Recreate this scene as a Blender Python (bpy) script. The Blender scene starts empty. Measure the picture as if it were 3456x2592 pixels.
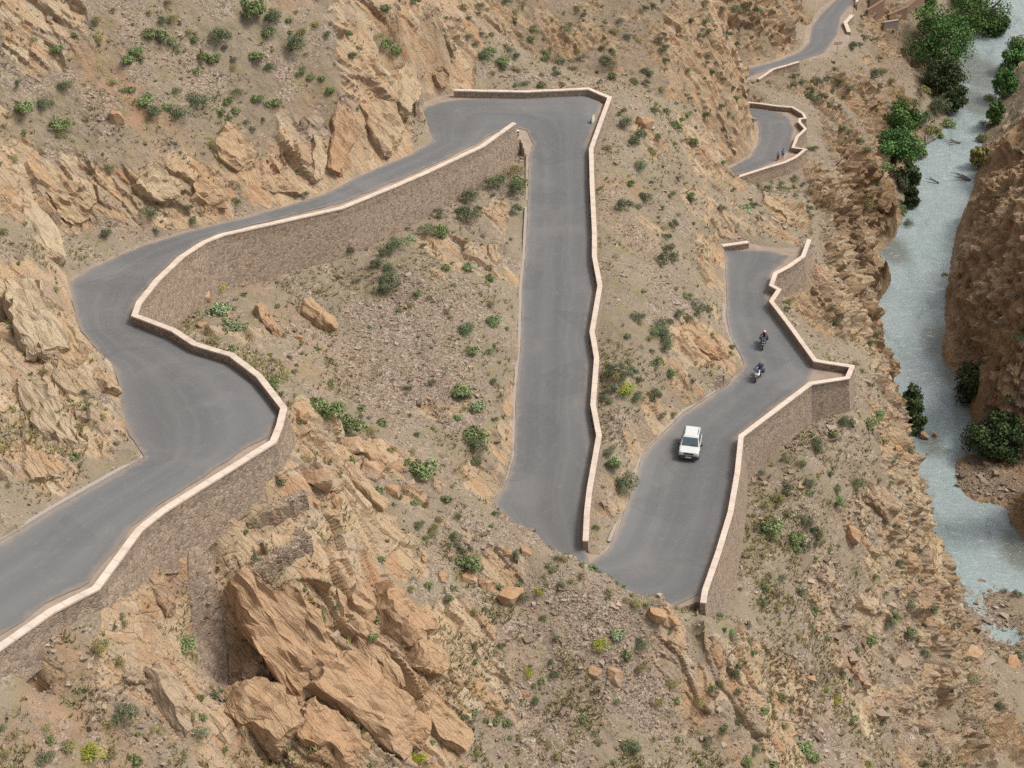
import bpy, bmesh, math, random
import numpy as np
from mathutils import Vector, Matrix
from mathutils.geometry import delaunay_2d_cdt
from mathutils.bvhtree import BVHTree

# ------------------------------------------------------------------ camera model
F, PITCH, CAMH = 3400.0, math.radians(36.0), 107.0
CX, CY = 1106.0, 829.5
SP, CP = math.sin(PITCH), math.cos(PITCH)
scene = bpy.context.scene
COL = scene.collection
rng = np.random.default_rng(7)
random.seed(7)

def ray(px, py):
    u = (px-CX)/F; v = -(py-CY)/F
    return np.array([u, CP+v*SP, -SP+v*CP])
def at_h(px, py, h):
    r = ray(px, py); t = (h-CAMH)/r[2]
    return np.array([r[0]*t, r[1]*t, h])
def at_d(px, py, d):
    r = ray(px, py); t = d/r[1]
    return np.array([r[0]*t, d, CAMH+r[2]*t])
def project(P):
    P = np.asarray(P, float); y = P[..., 1]; z = P[..., 2]-CAMH
    zz = y*CP - z*SP; vv = y*SP + z*CP
    return CX+P[..., 0]/zz*F, CY-vv/zz*F

# ------------------------------------------------------------------ numpy noise
def _hash(ix, iy, iz, seed=0):
    h = (ix.astype(np.int64)*374761393 + iy.astype(np.int64)*668265263 + iz.astype(np.int64)*2147483647 + seed*974634777) & 0xFFFFFFFF
    h = (h ^ (h >> 13))*1274126177 & 0xFFFFFFFF
    h = (h ^ (h >> 16))*2246822519 & 0xFFFFFFFF
    h = h ^ (h >> 15)
    return h.astype(np.float64)/4294967295.0
def vnoise(p, seed=0):
    f = np.floor(p); i = f.astype(np.int64); t = p-f; t = t*t*t*(t*(t*6-15)+10)
    r = 0
    for a in (0, 1):
        for b in (0, 1):
            for c in (0, 1):
                w = (t[:, 0] if a else 1-t[:, 0])*(t[:, 1] if b else 1-t[:, 1])*(t[:, 2] if c else 1-t[:, 2])
                r = r + w*_hash(i[:, 0]+a, i[:, 1]+b, i[:, 2]+c, seed)
    return r*2-1
def fbm(p, octs=4, seed=0, gain=.5, lac=2.03):
    r = 0; a = 1; s = 0
    for k in range(octs):
        r = r + a*vnoise(p*(lac**k)+k*17.3, seed+k); s += a; a *= gain
    return r/s
def sstep(a, b, x):
    t = np.clip((x-a)/(b-a), 0, 1); return t*t*(3-2*t)

# ------------------------------------------------------------------ traced lines (pixel x, pixel y, height or None)
def fill(ch):
    """interpolate missing heights along a chain by pixel length"""
    ch = [list(c)+[None]*(3-len(c)) for c in ch]
    L = [0]
    for a, b in zip(ch, ch[1:]): L.append(L[-1]+math.hypot(a[0]-b[0], a[1]-b[1]))
    k = [i for i, c in enumerate(ch) if c[2] is not None]
    hs = np.interp(L, [L[i] for i in k], [ch[i][2] for i in k])
    return [(c[0], c[1], float(h)) for c, h in zip(ch, hs)]
def world(ch, dh=0.0):
    return [at_h(x, y, h+dh) for x, y, h in fill(ch)]

CAPH = 0.85
# inner (cut) edges of the platform
UP_IN = [(-260,1330,48.5),(0,1170,45.8),(110,1103,44.8),(197,1053),(310,990,43),(277,946,42.2),(257,853,41),(247,793),(207,773),(203,753,39.6),(173,720),(157,670,38.6),
         (148,610,38),(200,573,37.5),(300,530,36.6),(400,500),(550,463,35),(700,418),(737,397,33.4),(761,383),(884,333,31.9),(937,305,31.2),(911,267,30.6),(901,247,30.2),(915,222,29.9),(950,205,29.7),(980,200,29.6)]
HP_WALL = [(980,194,29.6),(1060,196),(1137,197,29.3),(1205,194),(1271,191,28.9),(1317,210,28.5),(1301,253,28.3),(1277,320,27.7),(1279,400,27.2),(1284,500,26.6),(1284,553,26.3),(1296,616),(1279,716,25),(1289,773),(1281,873,24.1),(1294,940,23.6),(1274,1053,22.8),(1268,1106),(1265,1168,22.2)]
ST_IN = [(1064,1083,22.6),(1094,1033,23),(1107,986,23.3),(1111,853,24.3),(1121,753,25),(1124,620,25.9),(1131,553,26.4),(1136,450,27),(1134,345,27.7),(1122,312,28.2)]
UP_WALL = [(1111,265,30.2),(1041,315,30.9),(924,370,32),(850,402),(737,448,33.6),(600,479,34.9),(480,506,36),(440,522),(393,553,37),(340,603,37.8),(300,653,38.4),(290,680,38.7),(376,713,39.4),(420,742),(500,766,40.4),(560,812),(613,880,41.6),(604,918),(590,953,42.2),(470,1028),(350,1103,43.6),(300,1143),(207,1269,45),(110,1319),(0,1396,46),(-260,1560,48.5)]
CAR_IN = [(1290,1200,21.6),(1318,1172,21.2),(1345,1110,20.6),(1367,1047,20),(1388,980,19.5),(1475,893,18.6),(1568,833,17.9),(1605,793,17.5),(1585,750,17),(1566,700,16.6),(1565,553,15.2),(1540,530,14.8)]
CAR_WALL = [(1748,517,15),(1735,553,15.3),(1705,574),(1675,590,15.6),(1666,616,15.8),(1683,625),(1666,650,16.1),(1700,694),(1761,778,17.2),(1841,791,17.2),(1831,815,17.5),(1751,828,17.8),(1690,874),(1601,941,19),(1593,1020,19.6),(1578,1106,20.3),(1553,1189,20.9),(1523,1276,21.4),(1519,1302,21.4)]
CAR_TOP = [(1530,532,14.6),(1563,529,14.8),(1617,524,14.9),(1680,535,15),(1735,530,15)]
PPL_WALL = [(1520,396,-10),(1552,392,-10.3),(1573,388),(1639,367,-11),(1648,364),(1695,350,-11.6),(1717,340),(1740,322,-12),(1713,318),(1722,295,-12.4),(1740,278),(1727,263,-12.8),(1728,256),(1740,255,-13),(1735,245),(1712,231,-13.3),(1682,229),(1639,223,-13.8),(1600,219,-14)]
PPL_IN = [(1520,374,-10),(1552,364,-10.3),(1590,350,-10.8),(1618,332,-11.4),(1632,300,-12.2),(1632,262,-12.9),(1600,240,-13.8)]
TOP_IN = [(1560,158,-16),(1605,146,-16.4),(1675,129,-17.2),(1727,108,-17.8),(1738,88,-18.2),(1742,62,-18.6),(1764,28,-19.3),(1795,0,-20),(1860,-60,-21.5)]
TOP_OUT = [(1570,185,-16),(1638,171,-16.6),(1670,149,-17.2),(1726,133,-17.8),(1790,122,-18.2),(1832,98,-18.6),(1838,69,-18.9),(1826,48),(1841,32,-19.3),(1853,0,-20),(1925,-60,-21.5)]

# asphalt outlines
ASPH_MAIN = ([(-260,1336,48.5),(0,1176,45.8),(110,1108,44.8),(197,1056),(312,991,43),(281,944,42.2),(262,890),(257,846,41),(249,797),(211,770),(205,750,39.6),(176,717),(159,668,38.6),(151,612,38),(203,577,37.5),(303,534,36.6),(402,504),(550,467,35),(700,422),(738,402,33.4),(762,387),(884,337,31.9),(935,307,31.2),(912,268,30.6),(905,250,30.2),(920,234,29.9),(950,224),(985,217,29.7),(1071,213,29.4),(1150,209),(1220,205,29),(1280,208),(1297,224,28.5),(1289,258,28.2)]
  + [(1268,320,27.7),(1270,400,27.2),(1274,500,26.6),(1274,553,26.3),(1283,616),(1268,716,25),(1275,773),(1268,873,24.1),(1279,940,23.6),(1262,1053,22.8),(1257,1106),(1254,1172,22.2)]
  + [(1275,1215,21.8),(1313,1190,21.3),(1328,1160),(1347,1114,20.6),(1370,1048,20),(1391,982,19.5),(1477,896,18.6),(1570,836,17.9),(1600,806),(1607,790,17.5),(1604,775),(1588,750,17),(1570,700,16.6),(1568,600),(1567,553,15.2),(1545,536,14.8)]
  + [(1600,538,15),(1660,541),(1705,552,15.2),(1668,582,15.6),(1657,616,15.8),(1660,634),(1656,650,16.1),(1690,698),(1742,774,17.1),(1757,796),(1747,822,17.7),(1682,868),(1590,941,19),(1582,1020,19.6),(1567,1106,20.3),(1542,1189,20.9),(1508,1282,21.4)]
  + [(1450,1312,21.4),(1360,1306,21.5),(1260,1258,21.7),(1150,1175,22),(1075,1100,22.4)]
  + [(1068,1085,22.6),(1097,1035,23),(1110,986,23.3),(1114,853,24.3),(1124,753,25),(1127,620,25.9),(1134,553,26.4),(1140,450,27),(1142,345,27.7),(1152,312,28.3),(1140,285,28.8),(1112,262,30)]
  + [(1033,310,30.9),(918,364,32),(845,396),(733,441,33.6),(598,472,34.9),(475,499,36),(432,516),(383,548,37),(330,598,37.8),(290,650,38.4),(279,684,38.7),(372,722,39.4),(416,752),(494,778,40.4),(552,824),(599,884,41.6),(592,916),(577,946,42.2),(460,1018),(340,1093,43.6),(286,1138),(194,1258,45),(100,1309),(0,1378,46),(-260,1540,48.5)])
ASPH_PPL = [(1520,378,-10),(1552,371,-10.3),(1590,357,-10.8),(1622,338,-11.4),(1640,308,-12.2),(1641,276),(1636,262,-12.8),(1600,236,-13.9),(1600,228,-14),(1640,233,-13.6),(1690,243,-13.1),(1706,256,-12.8),(1714,278,-12.5),(1707,318,-11.9),(1680,341,-11.5),(1640,362,-11),(1575,382,-10.5),(1552,388,-10.3),(1520,393,-10)]
ASPH_TOP = [(1560,162,-16),(1611,149,-16.4),(1675,133,-17.2),(1727,113,-17.8),(1749,92,-18.2),(1755,55,-18.6),(1779,24,-19.3),(1807,0,-20),(1870,-60,-21.5),(1905,-60,-21.5),(1846,0,-20),(1815,38,-19.2),(1808,75,-18.7),(1782,112,-18.1),(1727,131,-17.7),(1666,147,-17.1),(1625,164,-16.6),(1570,180,-16)]

# river banks, all at water level
WATER = -36.0
RIV_L = [(2190,-40),(2090,60),(2068,143),(2075,180),(2058,217),(2050,273),(2003,307),(1980,353),(1955,383),(1955,467),(1935,500),(1900,547),(1925,603),(1890,666),(1895,720),(1900,770),(1905,880),(1935,980),(1950,1040),(1975,1100),(2010,1180),(2035,1222),(2100,1236),(2158,1256),(2215,1276),(2400,1345),(2700,1420)]
RIV_R = [(2400,-40),(2260,60),(2200,130),(2160,200),(2140,250),(2125,283),(2115,340),(2105,400),(2085,450),(2065,507),(2055,553),(2045,653),(2035,740),(2040,790),(2085,826),(2098,886),(2112,945),(2064,990),(2058,1020),(2066,1056),(2112,1092),(2172,1112),(2200,1150),(2230,1185),(2400,1230),(2700,1290)]

# wall table: cap chain, depth of the foot below the road at each vertex
def wall_depths(ch, spec):
    L = [0]
    for a, b in zip(ch, ch[1:]): L.append(L[-1]+math.hypot(a[0]-b[0], a[1]-b[1]))
    return np.interp(L, [L[i] for i in spec], [spec[i] for i in spec])
WALLS = {
 'upper': (UP_WALL, wall_depths(UP_WALL, {0:2.6,1:3.0,3:3.6,5:4.0,7:4.2,8:4.2,9:3.8,10:3.0,11:1.7,12:.9,14:0.7,16:1.7,18:1.3,19:1.4,20:2.4,21:1.2,22:.3,23:.4,25:.8}), 1),
 'hairpin': (HP_WALL, wall_depths(HP_WALL, {0:1.0,2:2.5,5:1.6,6:.9,8:.7,12:.8,16:.8,18:.6}), 1),
 'lower': (CAR_WALL, wall_depths(CAR_WALL, {0:2.0,2:2.6,5:1.5,7:1.0,8:1.0,9:2.4,10:2.6,11:3.2,13:4.0,14:4.6,15:5.0,16:4.8,17:3.6,18:1.0}), 1),
 'people': (PPL_WALL, wall_depths(PPL_WALL, {0:1.2,18:1.2}), -1),
}
def normals2d(P, side):
    """mitred outward normals of a polyline; side=+1 -> left of travel"""
    P = np.asarray(P)[:, :2]; n = []
    for i in range(len(P)):
        a = P[i]-P[i-1] if i else P[1]-P[0]; b = P[i+1]-P[i] if i < len(P)-1 else P[-1]-P[-2]
        a = a/np.linalg.norm(a); b = b/np.linalg.norm(b)
        na = np.array([-a[1], a[0]])*side; nb = np.array([-b[1], b[0]])*side
        m = na+nb
        if np.linalg.norm(m) < .3: m = na
        m = m/np.linalg.norm(m)
        n.append(m/max(.6, float(m@na)))
    return np.array(n)
def densify(P, step, *extra):
    P = np.asarray(P, float); L = np.r_[0, np.cumsum(np.linalg.norm(np.diff(P, axis=0), axis=1))]
    s = [0.0]
    for a, b in zip(L, L[1:]):
        n = max(1, int(round((b-a)/step))); s += list(a+(b-a)*np.arange(1, n+1)/n)
    s = np.array(s)
    out = np.stack([np.interp(s, L, P[:, k]) for k in range(P.shape[1])], 1)
    return (out, s)+tuple(np.interp(s, L, e) for e in extra)

def inside(poly, X):
    r = np.zeros(len(X), bool); n = len(poly)
    for i in range(n):
        a = poly[i]; b = poly[(i+1) % n]
        if a[1] == b[1]: continue
        c = ((a[1] > X[:, 1]) != (b[1] > X[:, 1])) & (X[:, 0] < (b[0]-a[0])*(X[:, 1]-a[1])/(b[1]-a[1])+a[0])
        r ^= c
    return r
# ------------------------------------------------------------------ terrain control points
PTS = []
def addp(p): PTS.append(tuple(p))
WORLD_WALL = {}
for name, (ch, dep, side) in WALLS.items():
    W = np.array(world(ch, CAPH)); WORLD_WALL[name] = W
    n = normals2d(W, side)
    D, s, dd, nx, ny = densify(W, 1.6, dep, n[:, 0], n[:, 1])
    for p, de, ax, ay in zip(D, dd, nx, ny):
        k = .38+.22*de
        addp((p[0]+ax*k, p[1]+ay*k, p[2]-CAPH-de)); addp((p[0]-ax*.1, p[1]-ay*.1, p[2]-CAPH-de-.15))
for ch in (UP_IN, ST_IN, CAR_IN, PPL_IN, TOP_IN):
    D, s = densify(world(ch), 1.8)
    for p in D: addp(p)
D, s = densify(world(TOP_OUT), 2.5)
for p in D: addp((p[0], p[1], p[2]-.2))
D, s = densify(world(CAR_TOP), 2.0)
for p in D: addp(p)
# hidden bottom edge of the second hairpin
HP2 = [(1508,1300,21.4),(1450,1320,21.4),(1360,1315,21.5),(1260,1268,21.7),(1150,1185,22),(1070,1105,22.4)]
for p in densify(world(HP2), 1.8)[0]: addp(p)
# river bed
for ch in (RIV_L, RIV_R):
    for p in densify([at_h(x, y, WATER-.15) for x, y in ch], 5)[0]: addp(p)
# slopes:  px, py, forward distance
SL = """
300 400 122 | 300 250 128 | 300 100 134 | 300 0 138 | 150 500 117 | 150 400 120 | 450 420 125 | 450 300 129.5 | 450 150 137 | 450 0 142.5 | 600 380 131 | 600 250 136 | 600 100 142 | 600 0 147
0 700 96 | 0 550 103 | 0 400 115 | 0 250 123 | 0 100 128 | 0 0 131 | 100 850 86 | 100 700 98 | 90 600 106 | 200 900 85.5 | 0 900 81 | 0 1000 75 | 0 1100 70 | 130 950 79.5 | 130 1040 75 | 240 960 80.8
740 300 137 | 740 200 141 | 740 100 146 | 740 0 151 | 860 230 146 | 860 120 152 | 860 0 158 | 900 170 149.5 | 930 100 157 | 940 0 165 | 940 160 158 | 975 150 166 | 990 80 172 | 1000 0 177
1040 160 197 | 1040 80 200 | 1040 0 205 | 1150 170 202 | 1150 100 207 | 1150 0 215 | 1300 160 206 | 1300 80 213 | 1300 0 222 | 1450 170 209 | 1450 80 218 | 1450 0 229 | 1560 120 235 | 1560 50 244 | 1560 0 252
1640 100 277 | 1640 0 284 | 1690 80 284 | 1700 20 293 | 1750 0 306 | 1720 60 297
1400 300 159 | 1490 300 170 | 1545 325 192 | 1590 312 220 | 1600 262 226 | 1600 225 230 | 1500 225 190 | 1450 225 178 | 1400 235 167.5 | 1626 250 236 | 1624 200 243 | 1345 260 160 | 1350 420 146
1400 500 140 | 1500 500 146 | 1550 480 151 | 1530 404 164 | 1562 404 200 | 1575 418 182 | 1556 424 172 | 1592 404 192 | 1500 400 157 | 1400 400 150 | 1535 560 145.5 | 1535 650 134.5 | 1545 720 129.5 | 1450 700 127 | 1350 700 122.6 | 1450 600 134 | 1360 600 130 | 1500 800 119.6 | 1570 790 122 | 1400 800 118 | 1400 900 111.8 | 1340 1000 104.8 | 1340 900 109.4 | 1320 1080 100 | 1340 800 114.8
1090 620 124.4 | 1000 600 124.5 | 900 600 122.5 | 1000 480 136 | 1080 400 147 | 700 700 116 | 800 800 110 | 1000 800 111.5 | 1085 850 109.6 | 1075 1000 101.5 | 1080 930 105 | 900 900 105 | 700 850 103.5 | 640 850 92.5 | 700 900 94 | 450 700 107.5 | 400 630 113.6 | 550 760 101.5 | 600 700 110.4 | 570 800 97 | 850 700 117 | 1000 700 118.5 | 1095 720 117.6 | 1095 520 131 | 600 620 120.5 | 730 600 124 | 850 600 124 | 950 980 99.6 | 1000 950 102.5 | 800 880 104
640 950 90 | 640 1000 87 | 720 960 93.5 | 850 985 95 | 960 1030 94.5 | 1060 1085 93 | 1150 1135 90.5 | 1240 1195 88 | 1310 1235 86.5 | 1430 1270 85.5 | 1520 1308 85.3 | 1590 1310 88
1100 1300 84 | 1100 1500 77 | 1100 1659 72 | 1310 1400 81 | 1310 1600 75.5 | 1500 1400 85 | 1500 1600 79.5 | 1700 1400 93 | 1700 1600 87 | 1700 1300 97.5 | 1650 1200 101 | 1900 1400 106 | 1900 1600 99 | 1900 1200 113.5 | 2000 1200 124 | 1990 1050 132 | 1955 950 135 | 1922 850 137 | 1850 900 123.5 | 1850 1000 117.5 | 1750 1000 113.5 | 1750 1100 108.5 | 1850 1100 113.5 | 1940 1130 120 | 2100 1450 122 | 2200 1460 131 | 2060 1385 127 | 2200 1600 119 | 2050 1600 109 | 2015 1290 125 | 1870 855 126
1800 600 166 | 1870 600 190 | 1890 550 206 | 1850 700 159 | 1900 700 180 | 1895 775 158 | 1880 790 146 | 1770 700 149 | 1740 640 150 | 1780 740 141 | 1750 450 186 | 1850 450 206 | 1940 480 223 | 1950 400 241 | 1800 350 234 | 1880 350 247 | 1850 250 261 | 1950 250 277 | 1900 150 287 | 1950 100 311 | 1800 200 266 | 1700 200 258 | 1650 197 252 | 1650 450 178 | 1650 400 197 | 1600 480 165 | 1600 420 180 | 1800 520 183 | 1780 400 205 | 1850 60 318 | 1900 40 330 | 1960 30 335 | 1900 90 310
2212 600 190 | 2120 620 207 | 2212 400 225 | 2140 400 243 | 2212 250 262 | 2212 800 184 | 2130 790 193 | 2212 920 182 | 2400 600 165 | 2400 300 220 | 2300 450 205 | 2300 150 285 | 2212 130 305 | 2400 0 310 | 2080 700 209 | 2090 550 222 | 2212 700 186
100 1550 60 | 270 1600 59.3 | 0 1659 57.5 | 0 1520 60.5 | 450 1620 61.5 | 350 1400 67.3 | 300 1320 70 | 360 1250 73 | 400 1500 65.5 | 200 1450 64 | 430 1400 71 | 470 1490 69.5 | 440 1250 76.8 | 510 1220 75.6 | 600 1110 81.5 | 650 1050 84 | 800 1200 81.5 | 700 1400 71 | 900 1400 75.5 | 800 1600 67.5 | 1000 1600 71.8 | 1000 1250 85 | 950 1120 89.3 | 560 1650 63.5 | 480 1300 74.8 | 520 1420 71.6 | 590 1540 68.8 | 515 1285 72.4 | 555 1400 69.4 | 630 1520 66.4 | 700 1620 64.2 | 800 1080 89 | 600 1300 73.5
"""
for tok in SL.replace('\n', '|').split('|'):
    if tok.strip():
        a = [float(v) for v in tok.split()]; addp(at_d(*a))
# gravel bars by the river, bank behind
for x, y, h in [(2100,1330,-35.7),(2180,1400,-35.8),(2212,1330,-35.85),(2060,1300,-35.6),(2140,1295,-35.8),(2160,1350,-35.95),(2070,1350,-35.7),(2050,1255,-35.6),(1500,1325,22.3),(1470,1334,22.8),(1530,1328,21.9),(1512,1345,22.2),(2130,1040,-35.5),(2180,1060,-35.2),(2150,1000,-35),(2212,1060,-34.5),(2300,1420,-35),(2240,1290,-36.0),(2260,1080,-34.8),(2360,1100,-33),(2260,1170,-35.7),(2380,1230,-35.3),(2212,1100,-35.3),(2190,985,-35.4),(2240,1020,-34.8),(2130,965,-35.6),(2090,1020,-35.4),(2075,1000,-35.6),(2120,1070,-35.5),(2160,1030,-35.1),(2170,1080,-35.4),(2205,1040,-34.9),(2100,1050,-35.3),(2300,1330,-35.5),(2400,1420,-35),(2212,1380,-36.),(2120,1400,-35),(2040,130,-34.5),(2000,180,-34),(1960,300,-34),(2100,30,-34),(2020,60,-33)]:
    addp(at_h(x, y, h))
TERR = [([(533,1129),(595,1096),(660,1064)], (77.6,78.8,80.4)), ([(543,1236),(605,1196),(670,1154)], (73.4,74.8,76.6))]
TERR_W = []
for line, ds in TERR:
    W_ = np.array([at_d(x, y, d_) for (x, y), d_ in zip(line, ds)]); TERR_W.append(W_)
    n_ = normals2d(W_, -1); D_, s_, nx_, ny_ = densify(W_, 1.0, n_[:, 0], n_[:, 1])
    for p, ax, ay in zip(D_, nx_, ny_):
        addp((p[0]-ax*.45, p[1]-ay*.45, p[2]-.1)); addp((p[0]+ax*.5, p[1]+ay*.5, p[2]-1.7))
# the cut rises sharply from the uphill edge of the road
_pm = np.array([np.asarray(p)[:2] for p in world(UP_IN)+list(WORLD_WALL['hairpin'])+world(CAR_IN)+world(CAR_TOP)+list(WORLD_WALL['lower'])+world(HP2)+world(ST_IN)+list(WORLD_WALL['upper'])])
for src, a_, b_, steps in ((UP_IN, 1, 5, ((1.1, .7), (2.2, 2.0))), (UP_IN, 4, 13, ((.7, 1.5), (1.7, 3.2))), (UP_IN, 16, 24, ((1.4, 1.3), (2.6, 2.8))), (CAR_IN, 5, 10, ((1.2, 1.4),))):
    W_ = np.array(world(src))[a_:b_]; n_ = normals2d(W_, 1); D_, s_, nx_, ny_ = densify(W_, 1.8, n_[:, 0], n_[:, 1])
    for p, ax, ay in zip(D_, nx_, ny_):
        k_ = -1 if inside(_pm, np.array([[p[0]+ax*.3, p[1]+ay*.3]]))[0] else 1
        for off, up in steps: addp((p[0]+ax*k_*off, p[1]+ay*k_*off, p[2]+up))
# beyond the frame
for p in [(-90,60,75),(-90,120,88),(-90,180,110),(-40,30,45),(0,20,40),(40,20,25),(80,40,-5),(110,60,-15),(-40,190,78),(-60,230,95),(0,260,40),(30,300,25),(0,340,70),(60,400,20),(110,400,-20),(150,300,20),(150,200,40),(150,120,35),(140,60,20),(-90,300,140),(-60,400,140),(-20,55,36),(10,55,22),(-60,100,62),(-60,150,74),(90,188,-6),(104,176,-4),(112,150,-24),(100,140,-34)]:
    addp(p)
PTS = np.array(PTS)
# drop near-duplicates
keep = []
for i in range(len(PTS)):
    if all((PTS[i, 0]-PTS[j, 0])**2+(PTS[i, 1]-PTS[j, 1])**2 > .16 for j in keep): keep.append(i)
PTS = PTS[keep]

def rbf_fit(P, smooth=0.0):
    n = len(P); X = P[:, :2]
    A = np.linalg.norm(X[:, None]-X[None], axis=2) - smooth*np.eye(n)
    Q = np.c_[np.ones(n), X/100]
    M = np.block([[A, Q], [Q.T, np.zeros((3, 3))]])
    c = np.linalg.solve(M, np.r_[P[:, 2], 0, 0, 0])
    return X, c
def rbf_eval(fit, X):
    C, c = fit; out = np.empty(len(X)); n = len(C)
    for i in range(0, len(X), 20000):
        x = X[i:i+20000]
        d = np.sqrt((x[:, 0:1]-C[:, 0])**2+(x[:, 1:2]-C[:, 1])**2)
        out[i:i+20000] = d@c[:n] + c[n]+x[:, 0]/100*c[n+1]+x[:, 1]/100*c[n+2]
    return out
FIT = rbf_fit(PTS, 0.35)

# road surface heights
RP = []
for ch in (UP_IN, ST_IN, CAR_IN, PPL_IN, TOP_IN, TOP_OUT, HP2, CAR_TOP):
    RP += [tuple(p) for p in densify(world(ch), 2.5)[0]]
for nme in WALLS:
    RP += [(p[0], p[1], p[2]-CAPH) for p in densify(WORLD_WALL[nme], 2.5)[0]]
RP = np.array(RP); keep = []
for i in range(len(RP)):
    if all((RP[i, 0]-RP[j, 0])**2+(RP[i, 1]-RP[j, 1])**2 > .5 for j in keep): keep.append(i)
RFIT = rbf_fit(RP[keep], 0.6)
def road_h(x, y): return float(rbf_eval(RFIT, np.array([[x, y]]))[0])

# platform polygons (world xy)
def xy(l): return [np.asarray(p)[:2] for p in l]
wu, wh, wl, wp = (WORLD_WALL[k] for k in ('upper', 'hairpin', 'lower', 'people'))
PLAT_MAIN = xy(world(UP_IN))+xy(wh)+xy(world(CAR_IN))+xy(world(CAR_TOP))+xy(wl)+xy(world(HP2))+xy(world(ST_IN))+xy(wu)
PLAT_PPL = xy(world(PPL_IN))+xy(wp)[::-1]
PLAT_TOP = xy(world(TOP_IN))+xy(world(TOP_OUT))[::-1]
PLATS = [np.array(p) for p in (PLAT_MAIN, PLAT_PPL, PLAT_TOP)]
def dist_poly(poly, X, closed=True):
    d = np.full(len(X), 1e9); n = len(poly)
    for i in range(n if closed else n-1):
        a = poly[i]; b = poly[(i+1) % n]; ab = b-a; L = float(ab@ab)
        if L < 1e-9: continue
        t = np.clip(((X[:, 0]-a[0])*ab[0]+(X[:, 1]-a[1])*ab[1])/L, 0, 1)
        d = np.minimum(d, (X[:, 0]-a[0]-t*ab[0])**2+(X[:, 1]-a[1]-t*ab[1])**2)
    return np.sqrt(d)

# coarse height grid
GX0, GX1, GY0, GY1, GS = -130., 170., 14., 420., .5
gx = np.arange(GX0, GX1+.01, GS); gy = np.arange(GY0, GY1+.01, GS)
GXX, GYY = np.meshgrid(gx, gy); GP = np.c_[GXX.ravel(), GYY.ravel()]
GH = rbf_eval(FIT, GP)
RIVPOLY = np.array(xy([at_h(x, y, WATER) for x, y in RIV_L])+xy([at_h(x, y, WATER) for x, y in RIV_R[::-1]]))
inriv = inside(RIVPOLY, GP)
GH = np.where(inriv, np.minimum(GH, WATER-.3), GH)
GD = np.full(len(GP), 1e9); GHT = GH.copy(); GHR = np.zeros(len(GP))
for pl in PLATS:
    ins = inside(pl, GP); d = dist_poly(pl, GP); d[ins] = -d[ins]
    GD = np.minimum(GD, d)
    idx = np.where(ins)[0]
    GH[idx] = rbf_eval(RFIT, GP[idx])-.03
    near = np.where(d < 2.)[0]; GHR[near] = rbf_eval(RFIT, GP[near])-.03
GR = dist_poly(RIVPOLY, GP); GR[inriv] *= -1
NGX, NGY = len(gx), len(gy)
GH = GH.reshape(NGY, NGX); GD = GD.reshape(NGY, NGX); GR = GR.reshape(NGY, NGX); GHT = GHT.reshape(NGY, NGX); GHR = GHR.reshape(NGY, NGX)
def gsample(G, x, y):
    fx = np.clip((np.asarray(x)-GX0)/GS, 0, NGX-1.001); fy = np.clip((np.asarray(y)-GY0)/GS, 0, NGY-1.001)
    ix = fx.astype(int); iy = fy.astype(int); tx = fx-ix; ty = fy-iy
    return (G[iy, ix]*(1-tx)+G[iy, ix+1]*tx)*(1-ty)+(G[iy+1, ix]*(1-tx)+G[iy+1, ix+1]*tx)*ty
# ------------------------------------------------------------------ ray hits on the coarse terrain
def ray_hits(pxs, pys, dmin=40., dmax=415.):
    pxs = np.asarray(pxs, float); pys = np.asarray(pys, float)
    u = (pxs-CX)/F; v = -(pys-CY)/F; ry = CP+v*SP; rz = -SP+v*CP
    hit = np.full(len(pxs), np.nan); live = np.ones(len(pxs), bool)
    for d in np.arange(dmin, dmax, .25):
        t = d/ry; z = CAMH+rz*t; h = gsample(GH, u*t, np.full_like(u, d))
        n = live & (z < h); hit[n] = d; live &= ~n
        if not live.any(): break
    t = hit/ry
    return np.stack([u*t, hit, CAMH+rz*t], 1)

# ------------------------------------------------------------------ object helpers
def setp(o, label=None, cat=None, group=None, kind=None):
    if label: o['label'] = label
    if cat: o['category'] = cat
    if group: o['group'] = group
    if kind: o['kind'] = kind
    return o
def mesh_obj(name, verts, faces, mat=None, parent=None, smooth=False, loc=None):
    me = bpy.data.meshes.new(name)
    me.from_pydata([tuple(map(float, v)) for v in verts], [], [tuple(f) for f in faces])
    me.validate()
    return link_mesh(name, me, mat, parent, smooth, loc)
def link_mesh(name, me, mat=None, parent=None, smooth=False, loc=None):
    o = bpy.data.objects.new(name, me); COL.objects.link(o)
    if mat is not None:
        for m in (mat if isinstance(mat, (list, tuple)) else [mat]): me.materials.append(m)
    if parent is not None: o.parent = parent
    if loc is not None: o.location = loc
    me.polygons.foreach_set('use_smooth', [smooth]*len(me.polygons))
    return o
def fast_mesh(name, V, Fq, nside):
    """numpy arrays -> mesh, all faces with nside corners"""
    me = bpy.data.meshes.new(name); V = np.asarray(V, np.float32); Fq = np.asarray(Fq, np.int32)
    me.vertices.add(len(V)); me.vertices.foreach_set('co', V.ravel())
    me.loops.add(Fq.size); me.loops.foreach_set('vertex_index', Fq.ravel())
    me.polygons.add(len(Fq)); me.polygons.foreach_set('loop_start', np.arange(0, Fq.size, nside, dtype=np.int32))
    me.update(calc_edges=True)
    return me
def add_attr(me, name, vals):
    a = me.attributes.new(name, 'FLOAT', 'POINT'); a.data.foreach_set('value', np.asarray(vals, np.float32))
def empty(name, loc=(0, 0, 0), rz=0):
    o = bpy.data.objects.new(name, None); COL.objects.link(o); o.location = loc; o.rotation_euler = (0, 0, rz)
    o.empty_display_size = .2
    return o

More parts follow.
